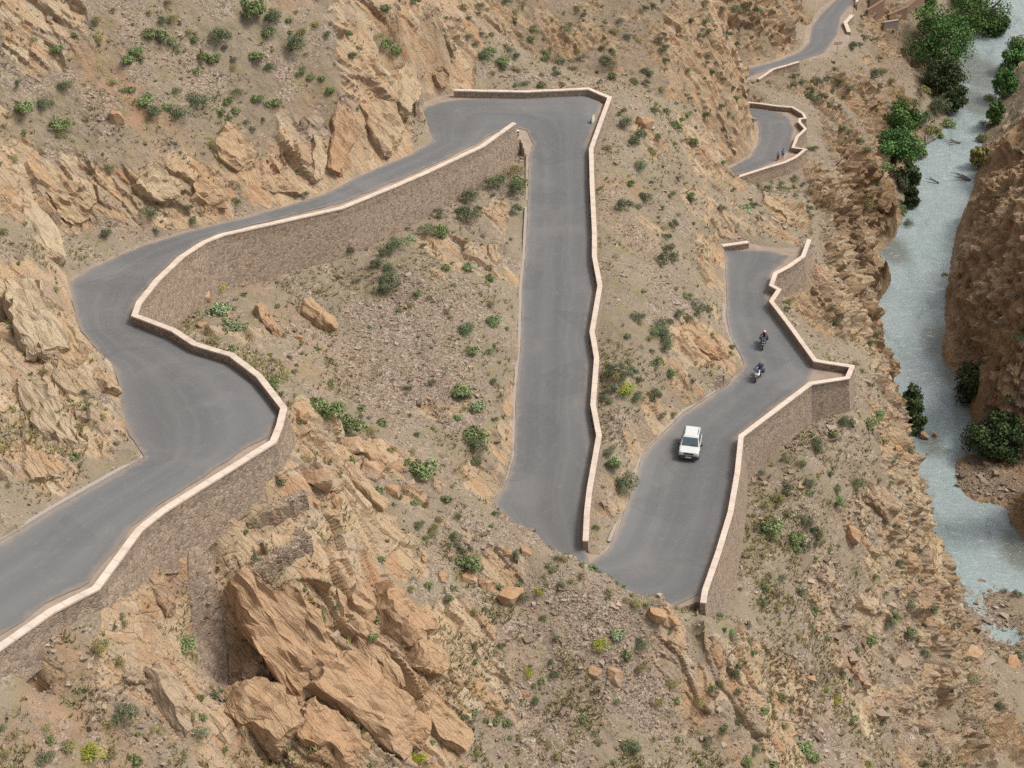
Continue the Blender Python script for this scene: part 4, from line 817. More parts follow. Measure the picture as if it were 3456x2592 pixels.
SHR = {  # tile offset (overview px); entries in tile units = overview px * 3 : x y width kind
(0,0): """380 330 80 b|650 255 80 o|215 260 60 o|625 135 70 o|960 220 90 b|1040 235 110 b|1100 270 80 b|1145 310 60 g|890 335 90 b|840 395 90 b|915 385 50 b|1130 125 80 o|1055 140 70 g|965 90 50 o|1220 205 60 o|1265 265 60 b|1435 265 120 g|1390 370 100 b|1320 375 80 b|1640 65 150 b|1780 140 130 g|1745 200 110 b|1905 285 130 g|1965 215 70 o|2040 170 60 o|2125 230 60 g|1665 360 100 b|1750 445 80 g|1520 385 40 b|1515 430 70 o|1270 455 50 b|1085 25 60 o|435 545 80 g|300 665 90 g|165 700 120 b|395 785 130 b|110 550 60 g|390 875 60 o|730 535 60 o|830 580 80 b|935 630 120 b|980 735 100 g|1085 680 60 b|1180 755 140 g|1150 600 60 g|1295 660 120 g|1535 600 70 g|1485 650 90 b|1530 720 80 b|1435 730 50 b|1490 770 50 b|1670 645 70 b|1770 670 100 b|1960 450 60 b|2010 500 60 b|2085 505 50 b|2140 590 60 b|1925 480 40 b|160 855 50 b|690 1095 80 g|960 1380 130 g|1230 1350 60 g|1530 1310 60 g|695 1525 70 g|1090 1495 70 o|1010 1510 50 g|1965 1255 60 g|1250 1435 60 g|20 1510 60 o|270 995 30 o|220 1380 40 o|100 1020 60 o|2070 910 40 o|1370 930 60 o|1640 840 50 g|1600 800 50 g""",
(737.3,0): """290 295 70 b|365 345 80 b|115 320 60 g|70 375 60 g|240 230 90 o|40 230 60 g|880 290 60 g|960 335 90 b|1040 390 90 b|940 385 80 g|1100 330 60 g|1150 370 60 g|1320 345 70 g|1330 390 60 g|1420 410 60 g|1400 485 60 g|1175 540 70 g|1300 555 60 b|1120 440 60 o|1050 445 50 g|1450 195 80 g|1750 335 70 g|1730 420 80 g|1760 500 60 b|1860 240 50 g|1770 210 60 o|1930 250 60 o|1980 475 80 g|2080 320 60 g|2080 580 60 o|1970 545 50 g|2100 400 50 g|290 60 60 b|480 20 60 g|1080 15 70 g|790 45 50 o|1140 70 60 o|940 55 60 o|1980 55 50 g|1845 790 90 g|1810 735 60 g|2030 720 60 g|2105 720 50 b|1900 905 120 g|2060 880 50 b|2170 830 70 b|1940 1085 90 g|1730 960 50 o|2010 980 60 o|2160 940 50 g|2200 780 40 b|1880 1190 60 b|1970 1280 80 g|1850 1340 130 g|1915 1335 60 g|2130 1260 60 g|2110 1545 60 g|2150 1460 60 g|2110 1620 100 g|2100 1480 50 o|2010 1185 40 g|1010 1205 110 g|835 1275 110 g|1130 1375 80 g|630 1385 80 g|830 1410 120 g|770 1365 80 b|660 1265 50 b|540 1490 110 g|415 1420 60 g|450 1535 70 p|385 1580 110 g|650 1505 110 b|290 1620 100 g|40 1620 100 g|540 1600 60 g|1145 1090 90 o|1150 1190 110 b|1150 1250 100 g|820 1560 50 o|985 1060 60 o|1145 840 40 g|890 1355 40 g|990 1270 30 g""",
(1474.7,0): """350 70 60 g|415 75 40 g|490 85 60 g|560 245 50 g|160 370 50 g|150 415 40 g|355 290 40 g|650 320 30 g|1165 105 40 g|1175 245 60 g|1105 315 60 g|1150 295 40 g|1275 380 40 g|735 500 60 g|780 540 60 g|820 580 60 g|870 530 60 g|935 515 40 g|985 525 50 g|1020 525 40 b|1230 490 80 g|1290 470 60 o|1350 530 50 o|1270 570 40 g|575 525 60 o|725 550 50 g|830 635 80 g|900 640 80 g|955 680 70 g|1000 690 40 g|980 575 50 g|1085 580 60 g|1040 630 40 g|1035 830 40 b|1075 850 50 b|1145 915 60 b|1195 965 50 b|820 965 40 g|855 965 40 g|725 1165 60 g|635 1195 50 g|490 1215 50 g|550 1225 50 g|675 1220 40 b|770 1200 40 g|730 1270 40 g|795 1270 40 o|845 1240 40 o|415 1350 90 p|460 1335 50 g|810 1350 60 g|835 1405 50 g|525 1575 60 g|320 1235 40 g|255 1355 50 g|45 1270 50 b|60 1300 50 b|150 760 80 g|70 920 60 b|260 840 40 g|300 735 40 b|250 700 40 g|320 580 40 g|365 580 30 g|40 640 40 g|30 750 40 b|15 620 40 b|350 640 40 b|190 465 40 g|1190 1330 90 o|1270 1195 40 g""",
(0,553): """400 55 50 g|370 225 60 o|305 355 50 o|240 385 40 b|290 745 70 o|240 960 60 o|1395 215 110 y|1185 240 50 b|1410 350 130 p|1500 430 150 p|1555 455 80 p|1390 545 90 o|1500 600 50 b|1640 700 80 o|1780 820 110 b|1830 770 100 o|2060 970 150 b|2150 1010 150 b|1940 1065 50 b|1870 960 50 o|530 1490 130 g|450 1195 40 b|1990 1310 60 o|850 1130 60 o""",
(737.3,553): """230 50 80 g|310 80 70 g|310 185 150 g|100 160 50 g|490 245 60 b|265 240 50 g|680 80 60 b|830 75 70 b|965 145 60 b|970 310 60 o|1005 420 110 b|840 470 110 g|960 80 50 o|845 610 100 b|955 615 70 b|780 865 120 b|875 965 110 p|755 1040 70 b|1000 830 60 g|880 1180 130 b|900 1240 110 g|870 1330 90 g|1160 370 60 g|1155 530 80 g|1120 700 50 g|185 455 30 b|130 990 60 b|55 1110 170 b|270 1085 60 b|190 1130 80 o|540 1390 150 b|460 1270 80 o|70 1310 80 b|330 1260 60 o|430 1335 60 b|490 1600 90 b|690 1580 60 b|250 1520 50 b|400 1530 50 o|450 320 40 o|685 365 50 o|580 270 40 o|2070 35 100 g|2140 20 80 g|1925 390 80 g|2105 445 110 g|2050 490 120 g|2110 525 100 g|2180 375 60 g|2105 590 80 g|2015 625 40 g|2040 690 80 b|2140 760 80 b|1865 685 50 g|1800 725 60 g|1720 750 90 g|1775 785 70 o|1830 780 60 g|1890 760 70 g|1930 800 60 g|1750 870 70 g|1715 935 80 g|1860 870 110 y|1920 920 80 g|2030 930 100 g|2080 1030 70 g|2150 1030 50 o|1750 1260 100 g|1770 1350 80 b|1845 1470 160 g|1885 1555 90 g|1835 1630 70 o""",
(1474.7,553): """25 240 80 b|100 330 100 g|165 340 60 g|40 410 80 g|270 430 60 g|325 590 40 g|680 295 50 b|990 430 50 g|1025 385 50 g|1240 515 50 g|1215 565 60 g|1100 535 50 o|975 330 50 g|1120 700 50 o|1230 835 30 b|1075 1085 110 g|1260 1035 90 b|1215 1090 90 b|885 1190 80 g|980 1150 50 b|865 1250 60 g|665 1315 60 g|765 1335 70 g|580 1350 40 o|515 1405 40 g|955 1410 40 b|820 1475 80 g|660 1515 100 g|820 1530 50 b|1000 1500 60 b|1115 1460 120 g|620 1580 80 o|540 1610 70 o|1005 1590 70 b|1340 1470 50 b|2000 640 50 o|2090 545 80 o|2170 530 70 o|1850 190 50 o|1695 130 40 y|2180 80 60 o""",
(0,1106): """810 1300 260 g|1290 1420 130 g|310 1590 150 g|600 1560 190 y|20 1400 60 g|310 1405 90 o|1015 1010 80 o|1200 840 120 b|1250 930 90 o|810 730 80 o|640 870 100 o|1370 1140 40 o|590 1180 40 g|740 1560 90 o|990 1390 70 o|450 1520 100 o|30 1570 80 o|90 1440 60 o""",
(737.3,1106): """515 80 100 g|590 130 70 o|755 155 80 g|845 340 120 b|970 90 30 b|705 210 30 b|1290 80 150 y|1390 120 150 b|1390 180 90 b|1185 560 80 g|1285 520 60 y|1210 1030 80 y|1920 590 80 o|1720 515 60 o|1790 790 100 p|1680 860 100 y|1940 850 100 g|1850 925 60 b|1940 1020 80 o|2060 1230 90 o|1870 1530 100 g|1020 1300 50 o|940 1350 40 b|500 1590 110 y|1340 1500 60 o|1400 1580 60 o|2140 1110 80 o|1630 370 50 b|1370 375 40 b|1150 1460 50 o|1050 1020 30 b""",
(1474.7,1106): """580 110 110 b|540 145 70 b|480 110 40 g|770 40 80 g|810 80 80 g|860 130 70 g|900 170 70 g|740 175 90 b|790 220 60 g|735 245 60 b|860 215 50 g|840 300 60 b|685 20 40 b|640 430 60 g|755 520 90 g|845 640 60 b|515 600 60 g|610 620 80 o|310 770 70 b|1020 785 50 g|1225 840 80 b|1310 745 60 g|1360 680 80 b|1480 595 70 g|1545 640 50 g|1570 740 50 g|1480 780 60 b|1520 840 40 g|1630 635 50 b|1570 925 70 g|1670 740 40 o|1780 730 40 g|1860 1060 130 g|1100 990 40 g|1030 1060 80 g|1080 1100 50 b|335 1050 80 g|360 1170 60 g|420 1280 50 g|370 1370 70 g|140 1490 80 g|260 1420 60 g|520 1290 60 b|650 1190 60 b|470 1550 70 g|190 1140 50 b|245 1120 40 g|130 1210 100 o|570 1170 50 b|1100 1340 60 b|1105 1290 60 o|790 1540 130 b|840 1590 90 b|410 1620 80 b|580 1640 60 b|2180 930 50 g|2060 1260 60 g|1720 930 40 g|1310 520 40 b|1250 420 40 b|1130 395 40 b|1410 330 50 g|1540 440 40 g|1550 260 40 g|1390 90 50 g|650 1390 60 o|1200 1640 80 o|1560 1630 60 g|1000 1230 60 y|930 1150 60 y|2080 510 40 g|2170 540 60 g"""}
SL_ = []
for (ox, oy), txt in SHR.items():
    for e in txt.split('|'):
        a = e.split(); SL_.append((ox+float(a[0])/3, oy+float(a[1])/3, float(a[2])/3, a[3]))
# a few more on the far slope and the cliff across the river
g_ = np.random.default_rng(5)
for k in range(46):
    x, y = g_.uniform(1010, 1600), g_.uniform(5, 185)
    SL_.append((x, y, g_.uniform(9, 20), 'ggbo'[g_.integers(4)]))
for x, y, w_, k_ in ((2165,560,16,'g'),(2190,640,20,'g'),(2120,640,14,'g'),(2185,480,14,'o'),(2150,430,18,'g'),(2200,735,20,'g'),(2090,610,14,'o'),(2160,700,16,'o'),(2200,330,18,'g'),(2130,480,12,'o'),(2195,400,14,'o'),(2075,560,16,'g'),(2140,390,14,'o')):
    SL_.append((x, y, w_, k_))
for x, y, w_, k_ in ((2030,235,40,'g'),(2045,262,36,'b'),(2000,260,34,'g'),(1985,330,36,'b'),(1945,400,34,'g'),(1975,440,30,'g'),(1950,450,26,'b'),(1962,485,26,'g'),(1905,365,30,'b'),(2015,285,30,'o'),(2048,150,40,'g'),(2140,210,34,'b'),(2128,270,30,'g'),(2195,95,44,'b'),(2120,300,26,'b'),(2172,150,34,'g'),(1990,195,36,'o'),(1975,225,30,'g'),(2020,290,30,'b'),(1945,215,26,'o'),(2085,350,24,'b'),(2180,865,26,'g'),(1962,968,26,'g')):
    SL_.append((x, y, w_, k_))
SL_.sort(key=lambda e: -e[2])
def region(x, y):
    if x > 2040: return 'the brown cliff across the river'
    yi = np.interp(x, [0, 310, 311, 400, 550, 737, 884, 985], [1170, 990, 540, 500, 463, 397, 333, 200])
    if x < 250 and y > 480 and y < 1150: return 'the bluff inside the S-bend'
    if x < 985 and y < yi:
        return 'the cut above the upper road' if y > yi-90 else ('the hillside above the road' if x < 560 else 'the spur by the far hairpin')
    if y < 195 and x < 1620: return 'the slope beyond the hairpin wall'
    if x < 1125 and y < 900 and y > 260: return 'the triangular scree below the tall wall' if y < 700 or x > 720 else 'the ground behind the S-bend parapet'
    if 1125 <= x < 1270 and y < 1080: return 'the edge of the straight road'
    if x < 560 and y > 1150: return 'the ground below the tall wall'
    if x > 1540 and y < 540: return ('the slope below the small road loop' if y > 330 else 'the slope under the farthest road') if x < 1760 else 'the cliffs over the river'
    if 1270 <= x < 1600 and y < 1180: return 'the slope beside the straight road' if y < 560 else 'the bank above the lower bend'
    if x >= 1560 and y < 850: return 'the rocks outside the lower wall'
    if x >= 1580 and y < 1310: return 'the slope below the lower wall'
    if y < 1130 and x < 1125: return 'the crest below the S-bend corner'
    if x < 1100: return 'the foreground outcrop'
    if x < 1500: return 'the foreground scree slope'
    return 'the slope above the gravel bank'
CW = {'g': 'dark green', 'b': 'mid green', 'p': 'pale flowering', 'o': 'olive brown', 'y': 'yellow-green'}
ORD = 'first second third fourth fifth sixth seventh eighth ninth tenth eleventh twelfth thirteenth fourteenth fifteenth sixteenth seventeenth eighteenth'.split()
def clean_labels(items):
    """items: [obj, base, px, py]; make each label single out one thing by its order from the left"""
    by = {}
    for it in items: by.setdefault(it[1], []).append(it)
    for base, L in by.items():
        if len(L) == 1: L[0][0]['label'] = base; continue
        L.sort(key=lambda i: i[2])
        for k, it in enumerate(L):
            o_ = ORD[k] if k < len(ORD) else str(k+1)+'th'
            it[0]['label'] = base+(', leftmost one' if k == 0 else ', rightmost one' if k == len(L)-1 else ', '+o_+' from left')
items = []; rest = []; placed = []
for (x, y, w_, ty) in SL_:
    loc, nn = hit(min(2209, max(3, x)), min(1656, y+.22*w_))
    if loc is None: continue
    if gsample(GD, loc.x, loc.y) < .25: continue
    s = pxscale(loc)
    R = w_/2/s*1.32
    placed.append((loc, R, x, y, w_, ty))
for i, (loc, R, x, y, w_, ty) in enumerate(placed):
    me = PROTO[ty][i % 5]
    if i < 288:
        o = bpy.data.objects.new('shrub', me); COL.objects.link(o)
        o.location = loc-Vector((0, 0, .08*R)); o.rotation_euler = (random.uniform(-.1, .1), random.uniform(-.1, .1), random.uniform(0, 6.28))
        o.scale = (R*random.uniform(.75, 1.15), R*random.uniform(.75, 1.15), R*random.uniform(.7, 1.3))
        setp(o, cat='shrub', group='shrubs on the gorge slopes')
        sz = 'big' if w_ > 36 else 'middling' if w_ > 22 else 'small'
        items.append([o, f"{sz} {CW[ty]} shrub on {region(x, y)}", x, y])
    else: rest.append((loc, R, ty))
clean_labels(items)
def joined(name, lst, label, kind='stuff'):
    by = {}
    allV, allF, allS, allM = [], [], [], []; off = 0; mats = []
    for loc, R, ty in lst:
        me = PROTO[ty][g_.integers(5)]; n = len(me.vertices)
        co_ = np.empty(n*3, np.float32); me.vertices.foreach_get('co', co_); co_ = co_.reshape(-1, 3)
        sh = np.empty(n, np.float32); me.attributes['shade'].data.foreach_get('value', sh)
        sel = np.arange(n//4); 
        if R < .5: sel = sel[::3]
        idx = (sel[:, None]*4+np.arange(4)).ravel(); co_ = co_[idx].copy(); sh = sh[idx]
        if R < .5:
            c4 = co_.reshape(-1, 4, 3); m4 = c4.mean(1, keepdims=True); co_ = (m4+(c4-m4)*1.7).reshape(-1, 3)
        a = g_.uniform(0, 6.28); ca, sa = math.cos(a), math.sin(a)
        V = np.stack([co_[:, 0]*ca-co_[:, 1]*sa, co_[:, 0]*sa+co_[:, 1]*ca, co_[:, 2]], 1)*R+np.array(loc)
        allV.append(V); allS.append(sh); allF.append(np.arange(len(V)).reshape(-1, 4)+off); off += len(V)
        if ML[ty] not in mats: mats.append(ML[ty])
        allM += [mats.index(ML[ty])]*(len(V)//4)
    me = fast_mesh(name, np.concatenate(allV), np.concatenate(allF), 4); add_attr(me, 'shade', np.concatenate(allS))
    o = link_mesh(name, me, mats); me.polygons.foreach_set('material_index', allM)
    return setp(o, label, 'undergrowth', kind=kind)

# terrain samples in view, roughly even in the picture
px_, py_ = project(P1)
vis = (px_ > -60) & (px_ < 2270) & (py_ > -40) & (py_ < 1720)
def scatter(n, prob, seed):
    g = np.random.default_rng(seed)
    w = prob*vis; w = w/w.sum(); return g.choice(len(P1), size=n, replace=False, p=w)
# small undergrowth everywhere
pr = (gsample(GD, VX, VY) > .8)*(gsample(GR, VX, VY) > .5)*(.12+np.maximum(0, fbm(P0*.15, 3, 91)+.1)**1.5)
fs_ = sstep(195, 60, py_)*(px_ > 950)*(px_ < 1620)*1.4
ii = scatter(900, pr*(1+fs_*1.5), 3)
rest += [(P1[i], g_.uniform(.18, .42)*(1.2 if P1[i][1] > 180 else 1.), 'gboobg'[g_.integers(6)]) for i in ii]
joined('low_undergrowth', rest, 'scattered low scrub and small tufts too many to count on the slopes')
# dry grass
pr = (gsample(GD, VX, VY) > .5)*(gsample(GR, VX, VY) > .5)*np.maximum(0, fbm(P0*.22, 4, 95, .6)+.08)**1.3*(1-.6*np.clip(A_rock, 0, 1))
pr = pr*(1+1.5*sstep(900, 1300, py_)*sstep(900, 1200, px_))
ii = scatter(13000, pr, 4); n = len(ii); nb = 7
g = np.random.default_rng(44); V = np.empty((n, nb, 3, 3)); sh = np.empty((n, nb, 3))
hh = g.uniform(.18, .45, (n, 1)); ang = g.uniform(0, 6.28, (n, nb)); lean = g.uniform(.25, .9, (n, nb))
base = P1[ii][:, None, :]+np.stack([np.cos(ang)*.07, np.sin(ang)*.07, ang*0-.03], -1)
dirv = np.stack([np.cos(ang)*lean, np.sin(ang)*lean, np.ones_like(ang)], -1); dirv /= np.linalg.norm(dirv, axis=-1, keepdims=True)
side = np.stack([-np.sin(ang), np.cos(ang), ang*0], -1)*.05
V[:, :, 0] = base-side; V[:, :, 1] = base+side; V[:, :, 2] = base+dirv*hh[..., None]*g.uniform(.7, 1.2, (n, nb, 1))
sh[:] = np.clip(g.uniform(0, 1, (n, 1, 1))+g.uniform(-.2, .2, (n, nb, 1)), 0, 1)
me = fast_mesh('dry_grass', V.reshape(-1, 3), np.arange(n*nb*3).reshape(-1, 3), 3); add_attr(me, 'shade', sh.ravel())
setp(link_mesh('dry_grass', me, M_GRASS), 'straw coloured dry grass tufts over the slopes', 'grass', kind='stuff')

# ------------------------------------------------------------------ loose stones and boulders
def mat_stone():
    t = NT('stone'); r = t.attr('shade')
    col = t.ramp(r, [(0, alb(132, 112, 96)), (.35, alb(168, 149, 132)), (.7, alb(192, 173, 154)), (.9, alb(206, 186, 164)), (1, alb(188, 146, 110))])
    col = t.mix(t.math('MULTIPLY', t.noise(scale=5, detail=5), .4), col, alb(140, 118, 98))
    return t.done(col, .95, t.bump(t.noise(scale=8, detail=5), .5, .05), spec=.15)
def mat_boulder():
    t = NT('boulder_rock'); n = t.noise(scale=.9, detail=6, rough=.65); r = t.n('ShaderNodeObjectInfo').outputs['Random']
    col = t.ramp(n, [(.3, alb(156, 118, 84)), (.48, alb(192, 158, 124)), (.62, alb(206, 182, 156)), (.75, alb(178, 160, 142))])
    col = t.mix(t.math('MULTIPLY', r, .5), col, alb(186, 142, 104))
    col = t.mix(t.math('MULTIPLY', t.step(t.noise(scale=5, detail=5), .5, .75), .4), col, alb(140, 110, 84))
    return t.done(col, .95, t.bump(t.noise(scale=6, detail=6), .7, .08), spec=.15)
M_STONE, M_BOUL = mat_stone(), mat_boulder()
pr = (gsample(GD, VX, VY) > .15)*(gsample(GR, VX, VY) > -.3)*(.04+1.2*A_scr+1.0*np.maximum(0, fbm(P0*.26, 4, 97, .65)-.02))*(1-.5*np.clip(A_rock, 0, 1))
ii = scatter(34000, pr, 6); n = len(ii); g = np.random.default_rng(66)
cube = np.array([[x, y, z] for x in (-1, 1) for y in (-1, 1) for z in (-1, 1)], float)
cf = np.array([[0, 1, 3, 2], [4, 6, 7, 5], [0, 4, 5, 1], [2, 3, 7, 6], [0, 2, 6, 4], [1, 5, 7, 3]])
sz = np.minimum(.24, .05+.045*g.pareto(2.6, n))*(1+.35*(P1[ii][:, 1] > 150))*(1+1.3*(P1[ii][:, 0] > 22)*(g.uniform(0, 1, n) < .3))
J = (cube[None]*(g.uniform(.45, 1.1, (n, 8, 1)))+g.uniform(-.35, .35, (n, 8, 3)))*np.stack([g.uniform(.7, 1.3, n), g.uniform(.6, 1.1, n), g.uniform(.4, .8, n)], 1)[:, None]
a = g.uniform(0, 6.28, n); ca, sa = np.cos(a)[:, None], np.sin(a)[:, None]
V = np.stack([J[..., 0]*ca-J[..., 1]*sa, J[..., 0]*sa+J[..., 1]*ca, J[..., 2]+.25*J[..., 0]], -1)*sz[:, None, None]+P1[ii][:, None]
me = fast_mesh('scree', V.reshape(-1, 3), (cf[None]+np.arange(n)[:, None, None]*8).reshape(-1, 4), 4); add_attr(me, 'shade', np.repeat(g.uniform(0, 1, n), 8))
setp(link_mesh('scree', me, M_STONE), 'loose grey and tan scree stones covering the slopes', 'scree', kind='stuff')

def boulder_mesh(seed, sx, sy, sz_):
    g = np.random.default_rng(seed); bm = bmesh.new()
    bmesh.ops.create_cube(bm, size=2)
    bmesh.ops.subdivide_edges(bm, edges=bm.edges, cuts=7, use_grid_fill=True)
    planes = []
    for k in range(9):
        d = g.normal(size=3); d[2] *= .8; d /= np.linalg.norm(d); planes.append((d, g.uniform(.68, .98)))
    co_ = np.array([v.co for v in bm.verts])
    co_ = co_*(.75+.25/np.maximum(.6, np.linalg.norm(co_, axis=1))[:, None])
    for d, k in planes:
        o = co_@d-k; co_ -= np.maximum(0, o)[:, None]*d
    co_ += (fbm(co_*2.2+seed, 3, seed)[:, None])*.10*co_/np.linalg.norm(co_, axis=1)[:, None]
    for v, c in zip(bm.verts, co_): v.co = (c[0]*sx, c[1]*sy, c[2]*sz_)
    me = bpy.data.meshes.new('boulder_rock'); bm.to_mesh(me); bm.free(); me.materials.append(M_BOUL)
    return me
BO = """253 252 34 1.15 pale blocky boulder lying on the hillside beside the orange dirt streak|652 664 26 .8 small boulder just above the large pale slab|643 728 20 .7 small stone block below the large pale slab|1098 1283 58 .7 orange round-backed boulder at the end of the foreground rock ledge|1049 1259 30 .7 pale boulder behind the orange round-backed one|1014 1246 44 .5 long grey ledge boulder on the foreground slope|1328 1454 38 .9 upright tan boulder, right of a pair on the foreground scree|1281 1446 34 .6 flat tan boulder, left of a pair on the foreground scree|1417 1324 40 .8 left of two tan boulders on the crest by the lower bend|1454 1336 34 .7 right of two tan boulders on the crest by the lower bend|1136 1189 28 .55 flat pale boulder on the crest below the straight road end|1097 1193 18 .9 small round boulder beside the flat pale one on the crest|917 1209 15 .9 little tan boulder alone on the foreground slope|954 1246 26 .8 orange boulder above the foreground outcrop|1841 1149 38 .9 rounded pale boulder on the slope below the lower wall|2095 1413 60 .7 big orange boulder above the gravel bank|2188 1430 42 .8 grey boulder at the picture edge above the gravel bank|1971 933 24 .7 pale river boulder beside the dark riverside tree|1995 942 24 .7 brown boulder standing in the river|2020 940 16 .6 smallest stone in the row across the river|1941 968 20 .8 stone on the shore under the riverside tree|650 897 32 .9 boulder on the crest below the S-bend corner|690 1025 62 .8 large shaded boulder on the rocky crest|722 1075 34 1. square block at the lower end of the rocky crest|684 1086 24 .8 small block beside the square one on the crest|423 632 58 .6 pale rock under the tall wall inside the S-bend|424 655 42 .4 thin ledge stone below the pale rock inside the S-bend|438 700 24 .7 grey stone by the S-bend parapet|1390 264 36 .9 rounded orange boulder on the slope right of the hairpin wall|1751 1464 26 .7 pinkish stone on the rough slope under a grass patch|1621 1463 20 .8 pale stone on the stony strip of the rough slope|1871 1476 24 .6 tilted stone slab on the rough slope|522 613 17 .8 small tan stone on dirt below the tall wall|1765 1359 16 .9 small round stone on the rough slope|1107 826 13 .9 grey stone at the foot of the straight road cut|760 960 60 .6 tan ledge boulder on the crest|800 1010 56 .6 long cracked ledge boulder on the crest|850 1060 40 .8 orange block on the lower crest"""
for k, e in enumerate(BO.split('|')):
    a = e.split(' ', 4); x, y, w_, asp = map(float, a[:4])
    if 'river' in a[4] and 'tree' not in a[4] or 'smallest' in a[4]: loc = Vector(at_h(x, y, WATER+.1))
    else: loc, nn = hit(x, y+w_*asp*.25)
    R = w_/2/pxscale(loc)
    o = bpy.data.objects.new('boulder', boulder_mesh(300+k, R, R*.8, R*max(.5, asp)*.95)); COL.objects.link(o)
    o.location = loc+Vector((0, 0, R*.25*asp)); o.rotation_euler = (random.uniform(-.15, .15), random.uniform(.1, .35), random.uniform(-.5, .5))
    setp(o, a[4], 'boulder', 'boulders on the slopes and in the river')

# large bedded slabs standing out of the slopes (upper-left end, lower-right end, width, all traced)
SINK = .12
def slab(ax, ay, bx, by, wpx, thick, label, seed, org=.5, dark=0.):
    A, n1 = hit(ax, ay); B, n2 = hit(bx, by)
    if A is None or B is None: return
    mid = (A+B)/2; e1 = (B-A).normalized(); L = (B-A).length; up = Vector(gn(mid.x, mid.y)); up = (up-e1*up.dot(e1)).normalized(); e2 = up.cross(e1); W = wpx/pxscale(mid)
    g = np.random.default_rng(seed); bm = bmesh.new(); bmesh.ops.create_cube(bm, size=2); bmesh.ops.subdivide_edges(bm, edges=bm.edges, cuts=11, use_grid_fill=True)
    c = np.array([v.co for v in bm.verts]); u = c.copy()
    for k in range(10):                                       # broken corners and edges
        d = g.normal(size=3)*np.array([1, 1, .55]); d /= np.linalg.norm(d); o = u@d-g.uniform(.92, 1.25); u -= np.maximum(0, o)[:, None]*d
    st = np.floor((u[:, 0]*1.7+g.uniform(0, 1))+.3*np.sign(u[:, 1])); u[:, 1] *= 1+.22*(_hash(st, st*0, np.sign(u[:, 1]), seed)-.5); u[:, 2] += .16*(_hash(st, st*0, st*0, seed+1)-.5)
    P = np.array(mid)+np.outer(u[:, 0]*L*.54, e1)+np.outer(u[:, 1]*W*.66, e2)+np.outer(u[:, 2]*thick-SINK*thick, up)
    P += np.stack([fbm(P*.9, 4, seed+k, .6) for k in (2, 3, 4)], 1)*min(.5, W*.22)
    cb = [np.floor(P@ax_/sc_+fbm(P*.4, 2, seed+11)*.8) for ax_, sc_ in ((_q, .8), (_r, 2.1), (_s, 1.5))]; P += np.outer((_hash(cb[0], cb[1], cb[2], seed+12)-.5)*.45, np.array(up))
    qf = np.floor((P@_q)/.42+fbm(P*.5, 2, seed+9)*1.2); P += np.outer((_hash(qf, qf*0, qf*0, seed+5)-.5)*.16, np.array(e2))
    for v, p in zip(bm.verts, P): v.co = p
    me = bpy.data.meshes.new('rock_ledge'); bm.to_mesh(me); bm.free(); n = len(P)
    add_attr(me, 'rock', np.full(n, 1.2)); add_attr(me, 'orange', np.full(n, org)); add_attr(me, 'dark', np.full(n, dark)); add_attr(me, 'scree', np.zeros(n)); add_attr(me, 'flat', np.zeros(n)); add_attr(me, 'blk', np.full(n, g.uniform(.42, .54) if seed < 513 else g.uniform(.25, .8)))
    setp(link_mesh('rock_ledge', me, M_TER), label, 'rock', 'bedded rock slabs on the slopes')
def gn(x, y):
    a = gsample(gxx, x, y).item(); b = gsample(gyy, x, y).item(); k = max(1., math.hypot(a, b)/1.6); v = np.array([-a/k, -b/k, 1.]); return v/np.linalg.norm(v)
